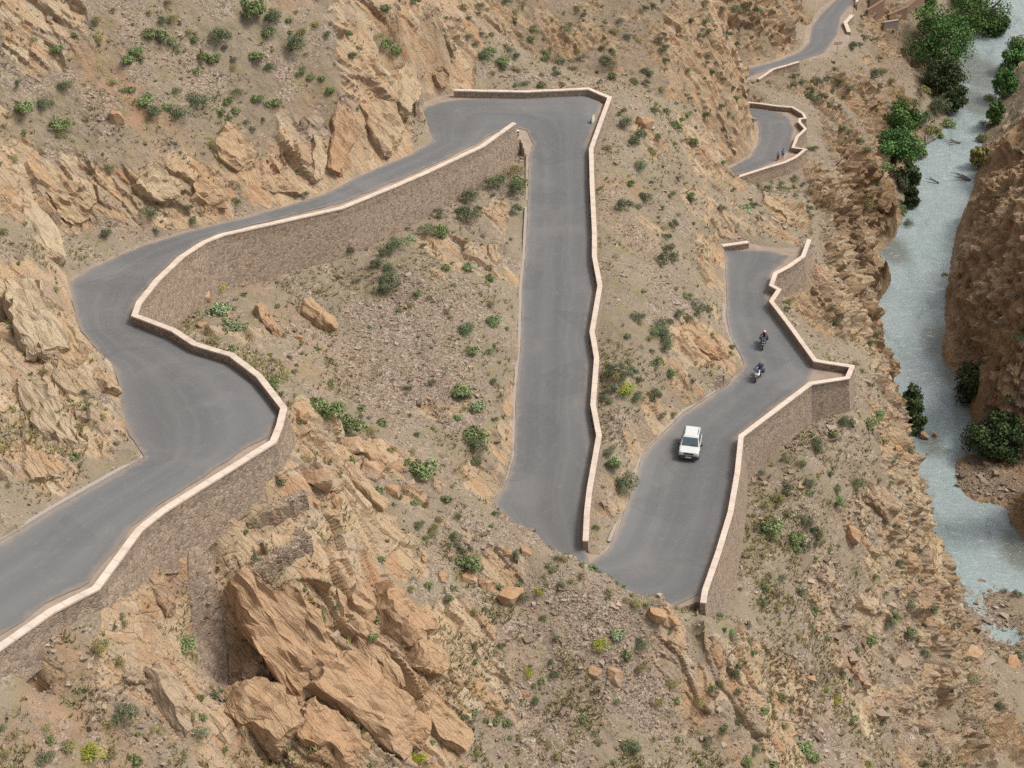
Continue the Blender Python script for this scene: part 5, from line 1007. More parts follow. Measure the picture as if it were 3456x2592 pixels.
SLB = """655 668 724 716 34 .6 .35 large pale slab boulder lying on the scree inside the triangle of roads|559 674 589 722 22 .5 .9 long narrow boulder tilted on orange dirt below the tall wall|510 1262 672 1486 70 1.3 .8 longest slab along the left flank of the foreground outcrop, beside the masonry strip|592 1290 700 1450 78 1.2 .5 pale slab on the foreground outcrop, right of the longest one|700 1446 880 1606 96 1.3 .6 broad slab running to the bottom edge in the middle of the foreground outcrop|506 1500 626 1604 84 1.4 .5 low pale slab at the foot of the foreground outcrop beside the bush|732 1292 838 1490 48 .9 .6 narrow cracked slab high on the foreground outcrop|815 1300 905 1366 84 1.2 .9 shaded orange block at the right shoulder of the foreground outcrop|884 1412 952 1440 62 1.1 .7 pointed orange block jutting from the right side of the foreground outcrop|752 1284 806 1336 42 .9 .5 small square block at the head of the foreground outcrop|784 1545 906 1592 56 1. .7 overhanging ledge slab near the bottom of the foreground outcrop|640 1560 760 1640 80 1.1 .9 dark orange slab at the bottom edge under the foreground outcrop|900 1520 990 1620 60 .9 .3 grey layered slab at the lower right of the foreground outcrop|672 1000 724 1058 56 1.1 .5 blocky ledge on the crest just below the S-bend corner|738 1013 826 1100 40 .9 .4 tilted crest slab below the big green bush|762 958 824 1006 36 .8 .7 orange crest slab under the big green bush
470 300 548 366 70 .9 .3 large pale slab in the middle of the cut above the upper road|560 395 640 405 36 .8 .9 rusty undercut block low in the cut above the upper road|420 415 480 440 60 .9 .7 orange slab above the roadside bush in the cut|650 262 704 300 40 .9 .2 grey slab with loose block on top of the cut|690 305 678 390 26 .8 .6 narrow upright slab in the cut near the spur|748 240 724 372 38 .9 .8 tall smooth orange slab in the cut near the spur|806 225 850 330 76 1.1 .6 widest smooth tan slab in the cut by the far hairpin|885 168 862 222 54 1. .2 pale slab over the inside of the far hairpin|948 148 952 186 30 .9 .9 rusty wedge of rock beside the start of the hairpin wall|300 385 380 420 60 .8 .3 pale ledge high in the cut above the bend|130 400 180 470 60 1. .3 pale slab at the top of the bluff inside the bend
60 430 115 560 66 .9 .3 long pale slab on the upper part of the left bluff|40 620 100 760 72 .9 .3 long buff slab in the middle of the left bluff|110 690 156 790 46 .8 .4 slab close to the road on the left bluff|62 820 140 960 66 .9 .4 long rusty slab low on the left bluff|204 800 238 850 56 1. .2 square nose of rock overhanging the road on the left bluff|30 950 70 1040 50 .8 .6 orange slab at the lower end of the left bluff
1650 430 1710 470 56 1. .7 pale tilted slab outcrop behind the lower bend|1500 735 1560 770 50 .8 1 orange block in the cut above the motorcycles|930 20 980 120 40 1. .5 long steep slab on the spur beside the far slope|1880 1060 1930 1110 46 .9 .2 knobby pale rock on the slope below the lower wall|1960 1040 2000 1120 46 1.1 .3 rock rib at the cliff edge above the river|2010 1150 2024 1260 36 1.1 .4 rusty pillar of rock at the cliff edge above the gravel bank|320 1240 372 1330 50 .8 .5 buff slab under the tall wall left of the masonry strip|330 1450 420 1600 46 .8 .4 long buff slab below the tall wall near the lower left bush"""
for k, e in enumerate(SLB.replace('\n', '|').split('|')):
    a = e.split(' ', 7); SINK = -.35 if k < 2 else -.02 if k < 13 else .42; slab(*map(float, a[:6]), a[7], 500+k, float(a[6]), 0.)
# ------------------------------------------------------------------ riverside trees
def tree(x, y, w_, h_, ty, label, n=1500, seed=1, lift=None):
    base = Vector(at_h(x, y+h_*.45, WATER+.3)); s = pxscale(base); R = w_/2/s*1.3; H = max(1.5, h_/s*1.25)
    gz = ground(base.x, base.y); base.z = max(WATER-.1, gz if gz < WATER+6 else WATER)
    root = empty('riverside_tree', base); setp(root, label, 'tree', 'trees along the river')
    v = []; f = []
    def limb(p, q, r0, r1, seg=6):
        p, q = Vector(p), Vector(q); d = (q-p).normalized(); a = d.orthogonal().normalized(); b = d.cross(a); i0 = len(v)
        for c, r in ((p, r0), (p.lerp(q, .5)+a*r0*.5, (r0+r1)/2), (q, r1)):
            for k in range(seg): v.append(c+a*math.cos(k*6.283/seg)*r+b*math.sin(k*6.283/seg)*r)
        for m in range(2):
            for k in range(seg): f.append((i0+m*seg+k, i0+m*seg+(k+1) % seg, i0+(m+1)*seg+(k+1) % seg, i0+(m+1)*seg+k))
    limb((0, 0, -.4), (0, 0, H*.45), R*.10, R*.07)
    g = np.random.default_rng(seed)
    for k in range(6):
        a = k*1.05+g.uniform(-.3, .3); limb((0, 0, H*(.2+.04*k)), (math.cos(a)*R*.6, math.sin(a)*R*.6, H*(.5+.3*g.uniform())), R*.05, R*.02)
    mesh_obj('trunk', v, f, M_BARK, root)
    cl = 34; cs = []
    for k in range(cl):
        a = g.uniform(0, 6.28); rr = math.sqrt(g.uniform())*.78; cs.append((math.cos(a)*rr*R, math.sin(a)*rr*R, H*(.14+.66*g.uniform()*(1-.45*rr)), R*g.uniform(.24, .42), g.uniform(0, .5)))
    V = []; sh = []; leaf = .36
    for i in range(n):
        c = cs[g.integers(cl)]; d = g.normal(size=3); d /= np.linalg.norm(d)
        p = np.array(c[:3])+d*c[3]*(.45+.6*g.uniform())*np.array([1, 1, .9]); p[2] = max(p[2], .1)
        nrm = d+g.normal(size=3)*.5; nrm /= np.linalg.norm(nrm); u = np.cross(nrm, g.normal(size=3)); u /= np.linalg.norm(u)+1e-9; w2 = np.cross(nrm, u)
        L = leaf*(.5+g.uniform()); V += [p-u*L*.6, p+w2*L*.4, p+u*L*.6, p-w2*L*.4]; sh += [min(1, c[4]+g.uniform(0, .5))]*4
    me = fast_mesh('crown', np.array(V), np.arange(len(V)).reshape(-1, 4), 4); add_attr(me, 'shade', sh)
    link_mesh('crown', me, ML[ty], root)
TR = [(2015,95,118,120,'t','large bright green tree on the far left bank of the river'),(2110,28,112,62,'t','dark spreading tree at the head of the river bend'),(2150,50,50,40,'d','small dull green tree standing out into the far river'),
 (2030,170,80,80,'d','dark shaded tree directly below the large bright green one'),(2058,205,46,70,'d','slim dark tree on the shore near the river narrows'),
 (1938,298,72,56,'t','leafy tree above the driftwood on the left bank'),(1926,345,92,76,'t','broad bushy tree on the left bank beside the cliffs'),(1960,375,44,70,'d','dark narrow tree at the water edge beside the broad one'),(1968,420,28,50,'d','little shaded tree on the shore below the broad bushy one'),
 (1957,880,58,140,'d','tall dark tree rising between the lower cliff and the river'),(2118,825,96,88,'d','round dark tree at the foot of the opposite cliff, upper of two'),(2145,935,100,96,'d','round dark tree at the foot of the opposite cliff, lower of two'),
 (2185,120,52,70,'t','green tree at the top of the opposite bank'),(2165,180,42,76,'t','green waterside tree hugging the opposite bank'),(2143,245,32,66,'t','thin strip of green tree below others on the opposite bank'),(2112,330,30,60,'o','straggly grey-green tree by the driftwood on the opposite bank'),
 (2090,5,60,40,'t','green tree cut off by the top edge above the river'),(1990,20,50,40,'t','young green tree beside the mud terraces')]
for k, a in enumerate(TR): tree(*a, seed=900+k, n=int(2000+a[2]*a[3]*.6))
# ------------------------------------------------------------------ simple materials
def mat_plain(name, col, rough=.5, metal=0., spec=.5, var=.0):
    t = NT(name); c = col
    if var: c = t.mix(t.math('MULTIPLY', t.noise(scale=3, detail=5), var), col, tuple(x*.6 for x in col))
    return t.done(c, rough, metal=metal, spec=spec)
M_WHITE = mat_plain('white_car_paint', (.62, .62, .60), .3, var=.25); M_BLACK = mat_plain('black_plastic', (.018, .018, .02), .55)
M_GLASS = mat_plain('tinted_glass', (.10, .14, .16), .08, metal=.35); M_GREY = mat_plain('dark_grey_trim', (.05, .05, .06), .5); M_LAMP = mat_plain('headlight_lens', (.62, .64, .66), .15)
M_TYRE = mat_plain('rubber_tyre', (.02, .02, .02), .85); M_RIM = mat_plain('alloy_rim', (.42, .43, .45), .35, .7); M_PLATE = mat_plain('number_plate', (.72, .72, .68), .5)
M_BLUE = mat_plain('blue_enamel', (.05, .09, .30), .35); M_RED = mat_plain('red_cloth', (.36, .05, .06), .8); M_NAVY = mat_plain('navy_cloth', (.035, .045, .11), .85); M_DCL = mat_plain('black_cloth', (.022, .022, .026), .85)
M_SKIN = mat_plain('skin', (.42, .25, .17), .6); M_LBLUE = mat_plain('light_blue_cloth', (.16, .32, .55), .85); M_BEIGE = mat_plain('beige_cloth', (.42, .36, .28), .85); M_MAG = mat_plain('magenta_cloth', (.28, .06, .14), .85); M_HAIR = mat_plain('dark_hair', (.025, .02, .018), .7); M_GHAIR = mat_plain('grey_hair', (.25, .24, .23), .8)
M_HELM = mat_plain('helmet_shell', (.6, .6, .6), .25); M_STEEL = mat_plain('steel', (.4, .4, .42), .3, .9); M_YEL = mat_plain('yellow_paint', (.62, .42, .06), .5); M_SIGNR = mat_plain('red_paint', (.5, .06, .05), .5)
M_CONC = mat_plain('dusty_concrete', (.36, .31, .27), .95, var=.5); M_MUD = mat_plain('mud_brick', (.24, .15, .10), .95, var=.6); M_WOOD = mat_plain('driftwood', (.36, .31, .25), .9, var=.5); M_DWOOD = mat_plain('dark_wet_wood', (.12, .10, .085), .8, var=.5)

class MB:
    def __init__(s): s.v = []; s.f = []
    def box(s, c, d, rz=0, taper=1.):
        i = len(s.v); ca, sa = math.cos(rz), math.sin(rz)
        for z in (-1, 1):
            k = taper if z > 0 else 1.
            for x, y in ((-1, -1), (1, -1), (1, 1), (-1, 1)):
                X, Y = x*d[0]/2*k, y*d[1]/2*k; s.v.append((c[0]+X*ca-Y*sa, c[1]+X*sa+Y*ca, c[2]+z*d[2]/2))
        s.f += [tuple(i+q for q in f) for f in ((3, 2, 1, 0), (4, 5, 6, 7), (0, 1, 5, 4), (1, 2, 6, 5), (2, 3, 7, 6), (3, 0, 4, 7))]; return s
    def loft(s, rings, cap=True, closed=True):
        i = len(s.v); n = len(rings[0])
        for r in rings: s.v += [tuple(p) for p in r]
        for k in range(len(rings)-1):
            for q in range(n if closed else n-1): s.f.append((i+k*n+q, i+k*n+(q+1) % n, i+(k+1)*n+(q+1) % n, i+(k+1)*n+q))
        if cap: s.f.append(tuple(range(i, i+n))[::-1]); e = i+(len(rings)-1)*n; s.f.append(tuple(range(e, e+n)))
        return s
    def tube(s, pts, rad, n=7):
        pts = [Vector(p) for p in pts]; rings = []
        for k, p in enumerate(pts):
            d = (pts[min(k+1, len(pts)-1)]-pts[max(k-1, 0)]).normalized(); a = d.orthogonal().normalized() if abs(d.z) > .95 or k == 0 and False else d.cross(Vector((0, 0, 1))).normalized() if abs(d.z) < .95 else d.orthogonal().normalized()
            b = d.cross(a); r = rad[k] if isinstance(rad, (list, tuple)) else rad
            rings.append([p+a*math.cos(q*6.2832/n)*r+b*math.sin(q*6.2832/n)*r for q in range(n)])
        return s.loft(rings)
    def disc(s, c, ax, r, w_, n=20, r2=None):
        """wheel-like solid: axis along x"""
        prof = [(-w_/2, r*.80), (-w_/2*.8, r*.97), (0, r), (w_/2*.8, r*.97), (w_/2, r*.80)]
        return s.loft([[(c[0]+o, c[1]+math.cos(q*6.2832/n)*rr, c[2]+math.sin(q*6.2832/n)*rr) for q in range(n)] for o, rr in prof])
    def ball(s, c, r, sc=(1, 1, 1), n=12, m=8):
        rings = [[(c[0]+math.sin(a)*math.cos(q*6.2832/n)*r*sc[0], c[1]+math.sin(a)*math.sin(q*6.2832/n)*r*sc[1], c[2]-math.cos(a)*r*sc[2]) for q in range(n)] for a in [math.pi*(k+.15)/(m+.3) for k in range(m+1)]]
        return s.loft(rings)
    def quad(s, *p):
        i = len(s.v); s.v += list(p); s.f.append(tuple(range(i, i+len(p)))); return s
    def build(s, name, mat, parent=None, smooth=False, bevel=0, loc=None):
        o = mesh_obj(name, s.v, s.f, mat, parent, smooth, loc)
        bm = bmesh.new(); bm.from_mesh(o.data); bmesh.ops.recalc_face_normals(bm, faces=bm.faces); bm.to_mesh(o.data); bm.free()
        if bevel:
            b = o.modifiers.new('soft_edges', 'BEVEL'); b.width = bevel; b.segments = 2; b.limit_method = 'ANGLE'
        return o
def on_road(px, py, h0):
    p = at_h(px, py, h0)
    for _ in range(6): p = at_h(px, py, road_h(p[0], p[1])+.035)
    return Vector(p)
def heading(p, q):
    """rotation about z that turns local +Y towards q"""
    return math.atan2(-(q[0]-p[0]), q[1]-p[1])
def road_tilt(p, rz):
    f = Vector((-math.sin(rz), math.cos(rz))); e = 1.2
    return math.atan2(road_h(p.x+f.x*e, p.y+f.y*e)-road_h(p.x-f.x*e, p.y-f.y*e), 2*e)

# ------------------------------------------------------------------ white car climbing the lower bend
def make_car():
    pc = on_road(1490, 975, 19); rz = heading(pc, (0, 0))-math.radians(3)
    root = empty('car', pc, rz); root.rotation_euler = (road_tilt(pc, rz), 0, rz); root.scale = (1.0, .78, .98)
    setp(root, 'white five-door off-road car with dark bumper driving up the lower bend', 'car')
    st = [(2.20, .52, .88, .74), (2.14, .46, 1.00, .86), (1.85, .44, 1.05, .90), (1.05, .42, 1.11, .92), (.2, .42, 1.10, .92), (-1.6, .42, 1.10, .92), (-2.12, .48, 1.10, .89), (-2.2, .52, 1.04, .84)]
    rings = []
    for y, zb, zt, hw in st:
        zm = (zb+zt)/2+.06
        rings.append([(-hw*.94, y, zb), (-hw, y, zb+.12), (-hw*1.0, y, zm), (-hw*.96, y, zt-.05), (-hw*.84, y, zt), (hw*.84, y, zt), (hw*.96, y, zt-.05), (hw, y, zm), (hw, y, zb+.12), (hw*.94, y, zb)])
    b = MB(); b.loft(rings)
    # cabin
    low = [(-.84, 1.06, 1.09), (.84, 1.06, 1.09), (.86, -2.14, 1.08), (-.86, -2.14, 1.08)]
    mid = [(-.80, .78, 1.30), (.80, .78, 1.30), (.82, -2.12, 1.3), (-.82, -2.12, 1.3)]
    top = [(-.66, .22, 1.70), (.66, .22, 1.70), (.69, -1.98, 1.72), (-.69, -1.98, 1.72)]
    crown = [(-.56, .02, 1.775), (.56, .02, 1.775), (.59, -1.88, 1.79), (-.59, -1.88, 1.79)]
    b.loft([low, mid, top, crown]); b.build('body', M_WHITE, root, bevel=.03)
    MB().quad((-.74, 1.03, 1.14), (.74, 1.03, 1.14), (.64, .30, 1.69), (-.64, .30, 1.69)).build('windscreen', M_GLASS, root)
    MB().quad((-.72, -2.165, 1.16), (.72, -2.165, 1.16), (.62, -2.02, 1.66), (-.62, -2.02, 1.66)).build('rear_window', M_GLASS, root)
    for sx in (-1, 1):
        for ya, yb, ta, tb in ((.72, -.28, .22, -.30), (-.36, -1.24, -.38, -1.22), (-1.32, -2.0, -1.30, -1.86)):
            MB().quad((sx*.852, ya, 1.15), (sx*.862, yb, 1.15), (sx*.725, tb, 1.66), (sx*.715, ta, 1.66)).build('side_window', M_GLASS, root)
        d = MB(); d.quad((sx*.928, .72, .56), (sx*.928, -.30, .56), (sx*.928, -.30, 1.0), (sx*.928, .72, 1.0)); d.quad((sx*.928, -.36, .56), (sx*.928, -1.25, .56), (sx*.928, -1.25, 1.0), (sx*.928, -.36, 1.0))
        d.build('door', M_WHITE, root)
        m = MB().box((sx*1.03, .72, 1.17), (.20, .13, .15)); m.box((sx*.92, .70, 1.13), (.12, .05, .05)); m.build('wing_mirror', M_BLACK, root, bevel=.02)
        hl = MB(); hl.loft([[(sx*.50, 2.215, .80), (sx*.80, 2.10, .80), (sx*.82, 2.06, .97), (sx*.52, 2.17, .97)], [(sx*.50, 2.15, .80), (sx*.78, 2.05, .80), (sx*.80, 2.0, .97), (sx*.52, 2.1, .97)]]); hl.build('headlight', M_LAMP, root)
        MB().box((sx*.60, -1.0, 1.80), (.04, 1.5, .05)).build('roof_rail', M_GREY, root)
        for y in (1.38, -1.36):
            w_ = MB().disc((sx*.82, y, .37), 0, .37, .25).build('wheel', M_TYRE, root, smooth=False)
            r_ = MB().disc((sx*.945, y, .37), 0, .235, .03, 14)
            for k in range(5):
                a = k*1.2566; r_.box((sx*.962, y+math.cos(a)*.12, .37+math.sin(a)*.12), (.012, .05+.13*abs(math.cos(a)), .05+.13*abs(math.sin(a))))
            r_.build('rim', M_RIM, w_)
            n = 12; ar = MB(); ar.loft([[(sx*.935, y+math.cos(t_*math.pi/n)*rr, .40+math.sin(t_*math.pi/n)*rr) for t_ in range(n+1)] for rr in (.40, .49)], cap=False, closed=False); ar.build('wheel_arch', M_GREY, root)
        MB().box((sx*.80, -2.2, .92), (.14, .06, .26)).build('tail_light', M_SIGNR, root)
    g = MB().box((0, 2.20, .88), (.86, .06, .20)); g.build('grille', M_BLACK, root, bevel=.015)
    gl = MB()
    for z in (.83, .88, .93): gl.box((0, 2.235, z), (.80, .012, .012))
    gl.build('grille_bars', M_STEEL, root)
    MB().ball((0, 2.245, .90), .07, (1.3, .25, .62)).build('badge', M_BLUE, root)
    bp = MB(); bp.loft([[(-.90, 1.95, z0), (-.80, 2.22, z0), (0, 2.30, z0), (.80, 2.22, z0), (.90, 1.95, z0), (.7, 1.9, z0), (-.7, 1.9, z0)] for z0 in (.34, .48, .66, .70)]); bp.build('front_bumper', M_GREY, root, bevel=.02)
    MB().box((0, -2.24, .52), (1.66, .14, .24)).build('rear_bumper', M_GREY, root, bevel=.02)
    MB().box((0, 2.315, .56), (.50, .015, .11)).build('number_plate', M_PLATE, root)
    wp2 = MB()
    for sx in (-1, 1): wp2.tube([(sx*.1, 1.0, 1.17), (sx*.1-.45, .9, 1.26)], .012, 5)
    wp2.build('wiper', M_BLACK, root)
    return root
make_car()

# ------------------------------------------------------------------ people
DG = None
def skin_body(name, chains, mats, pick, parent, loc=(0, 0, 0), sub=1):
    """one continuous skinned figure; chains: list of joints (name, xyz, r, parent)"""
    me = bpy.data.meshes.new(name); idx = {}; v = []; e = []; r = []
    for nm, p, rad, par in chains:
        idx[nm] = len(v); v.append(p); r.append(rad)
        if par is not None: e.append((idx[par], idx[nm]))
    me.from_pydata(v, e, []); tmp = bpy.data.objects.new(name, me); COL.objects.link(tmp)
    sm = tmp.modifiers.new('skin', 'SKIN'); sm.use_smooth_shade = True
    for i, rad in enumerate(r):
        me.skin_vertices[0].data[i].radius = (rad if isinstance(rad, tuple) else (rad, rad)); me.skin_vertices[0].data[i].use_root = (i == 0)
    if sub: tmp.modifiers.new('sub', 'SUBSURF').levels = sub; tmp.modifiers['sub'].render_levels = sub
    dg = bpy.context.evaluated_depsgraph_get(); ev = tmp.evaluated_get(dg); out = bpy.data.meshes.new_from_object(ev)
    bpy.data.objects.remove(tmp)
    o = bpy.data.objects.new(name, out); COL.objects.link(o); out.materials.clear()
    for m in mats: out.materials.append(m)
    out.polygons.foreach_set('material_index', [pick(p.center) for p in out.polygons]); out.polygons.foreach_set('use_smooth', [True]*len(out.polygons))
    if parent is not None: o.parent = parent
    o.location = loc; return o
def hand(ch, side, wrist, d, up, par):
    """palm, four fingers and a thumb as short chains"""
    d = Vector(d).normalized(); up = Vector(up).normalized(); s = d.cross(up).normalized()*side; w_ = Vector(wrist); P = lambda a, b, c: tuple(w_+d*a+s*b+up*c)
    ch.append((par+'_palm', P(.05, 0, 0), (.034, .018), par))
    for k, (o_, L) in enumerate(((.030, .070), (.010, .080), (-.010, .075), (-.028, .058))):
        n0 = f'{par}_f{k}'; ch.append((n0+'a', P(.09, o_, .0), .0095, par+'_palm')); ch.append((n0+'b', P(.09+L*.55, o_*1.15, -.012), .0085, n0+'a')); ch.append((n0+'c', P(.09+L*.9, o_*1.15, -.034), .0075, n0+'b'))
    ch.append((par+'_t1', P(.045, .045, -.01), .011, par+'_palm')); ch.append((par+'_t2', P(.08, .062, -.02), .009, par+'_t1'))
def face_parts(root, hc, fwd, hairmat, long_=False):
    """hair and facial features on a head centred at hc looking along fwd"""
    f = Vector(fwd).normalized(); hc = Vector(hc); rt = f.cross(Vector((0, 0, 1))).normalized()
    h = MB(); h.ball(tuple(hc-f*.018+Vector((0, 0, .035))), .108, (1, 1.08, 1.0)); 
    if long_: h.ball(tuple(hc-f*.06+Vector((0, 0, -.06))), .085, (1, .8, 1.4))
    h.build('hair', hairmat, root, smooth=True)
    e = MB()
    for s in (-1, 1): e.ball(tuple(hc+f*.088+rt*s*.034+Vector((0, 0, .0))), .012)
    e.build('eyes', M_HAIR, root, smooth=True)
def standing(px, py, h0, rz, mats, label, female, hair, long_):
    p = on_road(px, py, h0); k = .97 if female else 1.03
    root = empty('person', p, rz); setp(root, label, 'person', 'people on the small road loop'); root.scale = (k, k, k)
    ch = [('pel', (0, 0, .95), (.15, .11), None), ('wst', (0, 0, 1.10), (.13, .10), 'pel'), ('chs', (0, .01, 1.30), (.165, .115), 'wst'), ('nk0', (0, 0, 1.46), (.075, .065), 'chs'), ('nk1', (0, .01, 1.53), .052, 'nk0'), ('hd0', (0, .025, 1.62), (.075, .088), 'nk1'), ('hd1', (0, .02, 1.70), (.072, .085), 'hd0'), ('nose', (0, .115, 1.625), .014, 'hd0')]
    for s in (-1, 1):
        t = 'l' if s < 0 else 'r'
        ch += [(t+'sh', (s*.17, 0, 1.42), .062, 'nk0'), (t+'el', (s*.24, -.03, 1.14), .045, t+'sh'), (t+'wr', (s*.25, .05, .90), .030, t+'el')]
        hand(ch, -s, (s*.25, .05, .90), (0, .15, -1), (s*-1, 0, 0), t+'wr')
        ch += [(t+'hp', (s*.09, 0, .90), .095, 'pel'), (t+'kn', (s*.10, .02, .50), .065, t+'hp'), (t+'an', (s*.105, -.02, .09), .040, t+'kn'), (t+'to', (s*.115, .15, .035), .038, t+'an')]
    def pick(c):
        if c.z > 1.49: return 0
        if c.z < .10: return 3
        if abs(c.x) > .19 and c.z < 1.02: return 0
        return 1 if c.z > .97 else 2
    skin_body('body', ch, mats, pick, root); face_parts(root, (0, .02, 1.65), (0, 1, 0), hair, long_)
    if female: MB().loft([[(math.cos(q*.5236)*a, math.sin(q*.5236)*b, z) for q in range(12)] for z, a, b in ((1.02, .155, .12), (.85, .20, .165), (.55, .235, .20), (.34, .25, .215))]).build('skirt', mats[2], root, smooth=True)
    return root
standing(1680, 346, -11.4, 2.6, [M_SKIN, M_BEIGE, M_MAG, M_BLACK], 'person in pale top and magenta skirt standing by the zigzag parapet', True, M_GHAIR, True)
standing(1690, 343, -11.5, 2.9, [M_SKIN, M_LBLUE, M_DCL, M_BLACK], 'person in bright blue top and dark trousers standing by the zigzag parapet', False, M_HAIR, False)

# ------------------------------------------------------------------ motorcycles with riders
def make_bike(px, py, h0, qx, qy, paint, label, rlabel, jacket, shoulder, helmet):
    pc = on_road(px, py, h0); q = on_road(qx, qy, h0); rz = heading(pc, q); tl = road_tilt(pc, rz)
    root = empty('motorcycle', pc, rz); root.rotation_euler = (tl, 0, rz); setp(root, label, 'motorcycle', 'motorcycles on the lower road')
    for y, r_, w_ in ((.76, .32, .12), (-.74, .31, .16)):
        wh_ = MB().disc((0, y, r_), 0, r_, w_, 24).build('wheel', M_TYRE, root)
        rm_ = MB().disc((0, y, r_), 0, r_*.66, w_+.015, 20); rm_.build('rim', M_RIM, wh_)
    fk = MB()
    for s in (-1, 1): fk.tube([(s*.09, .76, .33), (s*.10, .52, .98)], .024)
    fk.box((0, .72, .66), (.15, .34, .03)); fk.build('front_fork', M_STEEL, root)
    MB().loft([[(-.11, y, zb), (.11, y, zb), (.13, y, zt), (-.13, y, zt)] for y, zb, zt in ((.45, .40, .66), (.2, .26, .72), (-.15, .26, .70), (-.4, .40, .66))]).build('engine', M_GREY, root, bevel=.02)
    MB().loft([[(-a, y, z-c), (a, y, z-c), (a*.9, y, z+c*.4), (a*.4, y, z+c), (-a*.4, y, z+c), (-a*.9, y, z+c*.4)] for y, z, a, c in ((.46, .93, .10, .08), (.3, .98, .17, .13), (.05, .94, .17, .12), (-.12, .86, .11, .08))]).build('fuel_tank', paint, root, smooth=True)
    MB().loft([[(-a, y, z-.05), (a, y, z-.05), (a*.8, y, z+.05), (-a*.8, y, z+.05)] for y, z, a in ((-.05, .83, .10), (-.3, .82, .16), (-.62, .88, .15), (-.9, .93, .09))]).build('seat', M_BLACK, root, bevel=.02)
    MB().loft([[(-a, y, z-c), (a, y, z-c), (a*1.05, y-.05, z), (a*.6, y-.12, z+c), (-a*.6, y-.12, z+c), (-a*1.05, y-.05, z)] for y, z, a, c in ((.92, .92, .10, .10), (.82, .94, .21, .17), (.62, .93, .27, .20), (.46, .88, .24, .18))]).build('fairing', paint, root, smooth=True)
    MB().quad((-.20, .80, 1.08), (.20, .80, 1.08), (.17, .60, 1.36), (-.17, .60, 1.36)).build('windscreen', M_GLASS, root)
    for s in (-1, 1): MB().ball((s*.085, .915, .92), .06, (1, .5, .8)).build('headlight', M_LAMP, root, smooth=True)
    hb = MB(); hb.tube([(-.40, .38, 1.06), (-.22, .50, 1.08), (0, .53, 1.04), (.22, .50, 1.08), (.40, .38, 1.06)], .016); hb.build('handlebar', M_BLACK, root)
    for s in (-1, 1):
        m = MB(); m.tube([(s*.30, .50, 1.08), (s*.40, .52, 1.24)], .008, 5); m.box((s*.43, .52, 1.26), (.13, .03, .08)); m.build('mirror', M_BLACK, root)
        MB().box((s*.34, -.62, .68), (.20, .46, .34), taper=.92).build('pannier', M_STEEL if s > 0 else M_GREY, root, bevel=.03)
    MB().box((0, -.98, 1.02), (.36, .30, .26), taper=.9).build('top_case', M_GREY, root, bevel=.03)
    MB().tube([(.15, .1, .34), (.18, -.4, .34), (.2, -.85, .52)], [.03, .04, .05]).build('exhaust', M_STEEL, root)
    MB().box((0, .99, .74), (.16, .012, .09)).build('number_plate', M_PLATE, root)
    # rider: a person of his own
    rr = empty('person', pc, rz); rr.rotation_euler = (tl, 0, rz); setp(rr, rlabel, 'person', 'motorcycle riders')
    ch = [('pel', (0, -.28, .97), (.155, .13), None), ('wst', (0, -.26, 1.12), (.145, .12), 'pel'), ('chs', (0, -.17, 1.32), (.18, .13), 'wst'), ('nk0', (0, -.10, 1.46), (.085, .075), 'chs'), ('nk1', (0, -.07, 1.53), .06, 'nk0'), ('hd0', (0, -.04, 1.61), .085, 'nk1'), ('hd1', (0, -.05, 1.69), .08, 'hd0')]
    for s in (-1, 1):
        t = 'l' if s < 0 else 'r'
        ch += [(t+'sh', (s*.19, -.11, 1.41), .075, 'nk0'), (t+'el', (s*.36, .10, 1.18), .055, t+'sh'), (t+'wr', (s*.37, .34, 1.09), .040, t+'el')]
        hand(ch, s, (s*.37, .34, 1.09), (0, 1, -.1), (0, 0, 1), t+'wr')
        ch += [(t+'hp', (s*.11, -.22, .93), .105, 'pel'), (t+'kn', (s*.25, .20, .80), .075, t+'hp'), (t+'an', (s*.20, -.12, .40), .055, t+'kn'), (t+'to', (s*.21, .08, .35), .045, t+'an')]
    def pick(c):
        if c.z > 1.52: return 0
        if c.z > 1.36 and abs(c.x) > .10: return 2
        if c.z > 1.0 and c.y > .30: return 3
        return 1 if c.z > .98 else 3
    skin_body('body', ch, [M_SKIN, jacket, shoulder, M_DCL], pick, rr)
    hl = MB().ball((0, -.045, 1.66), .142, (.95, 1.08, 1.02), 16, 10).build('helmet', helmet, rr, smooth=True)
    MB().loft([[(math.sin(a)*.138, -.045+math.cos(a)*.150, z) for a in np.linspace(-1.0, 1.0, 9)] for z in (1.62, 1.70)], cap=False, closed=False).build('visor', M_GLASS, hl)
    return root
make_bike(1637, 818, 17.4, 1600, 880, M_PLATE, 'white touring motorcycle with windscreen and panniers, nearer one following the car', 'person in dark blue jacket and dark helmet riding the nearer white motorcycle', M_NAVY, M_NAVY, M_GREY)
make_bike(1648, 748, 17, 1641, 815, M_GREY, 'dark motorcycle with windscreen, the rear one of the two', 'person with red shoulders and white helmet riding the rear dark motorcycle', M_DCL, M_RED, M_HELM)

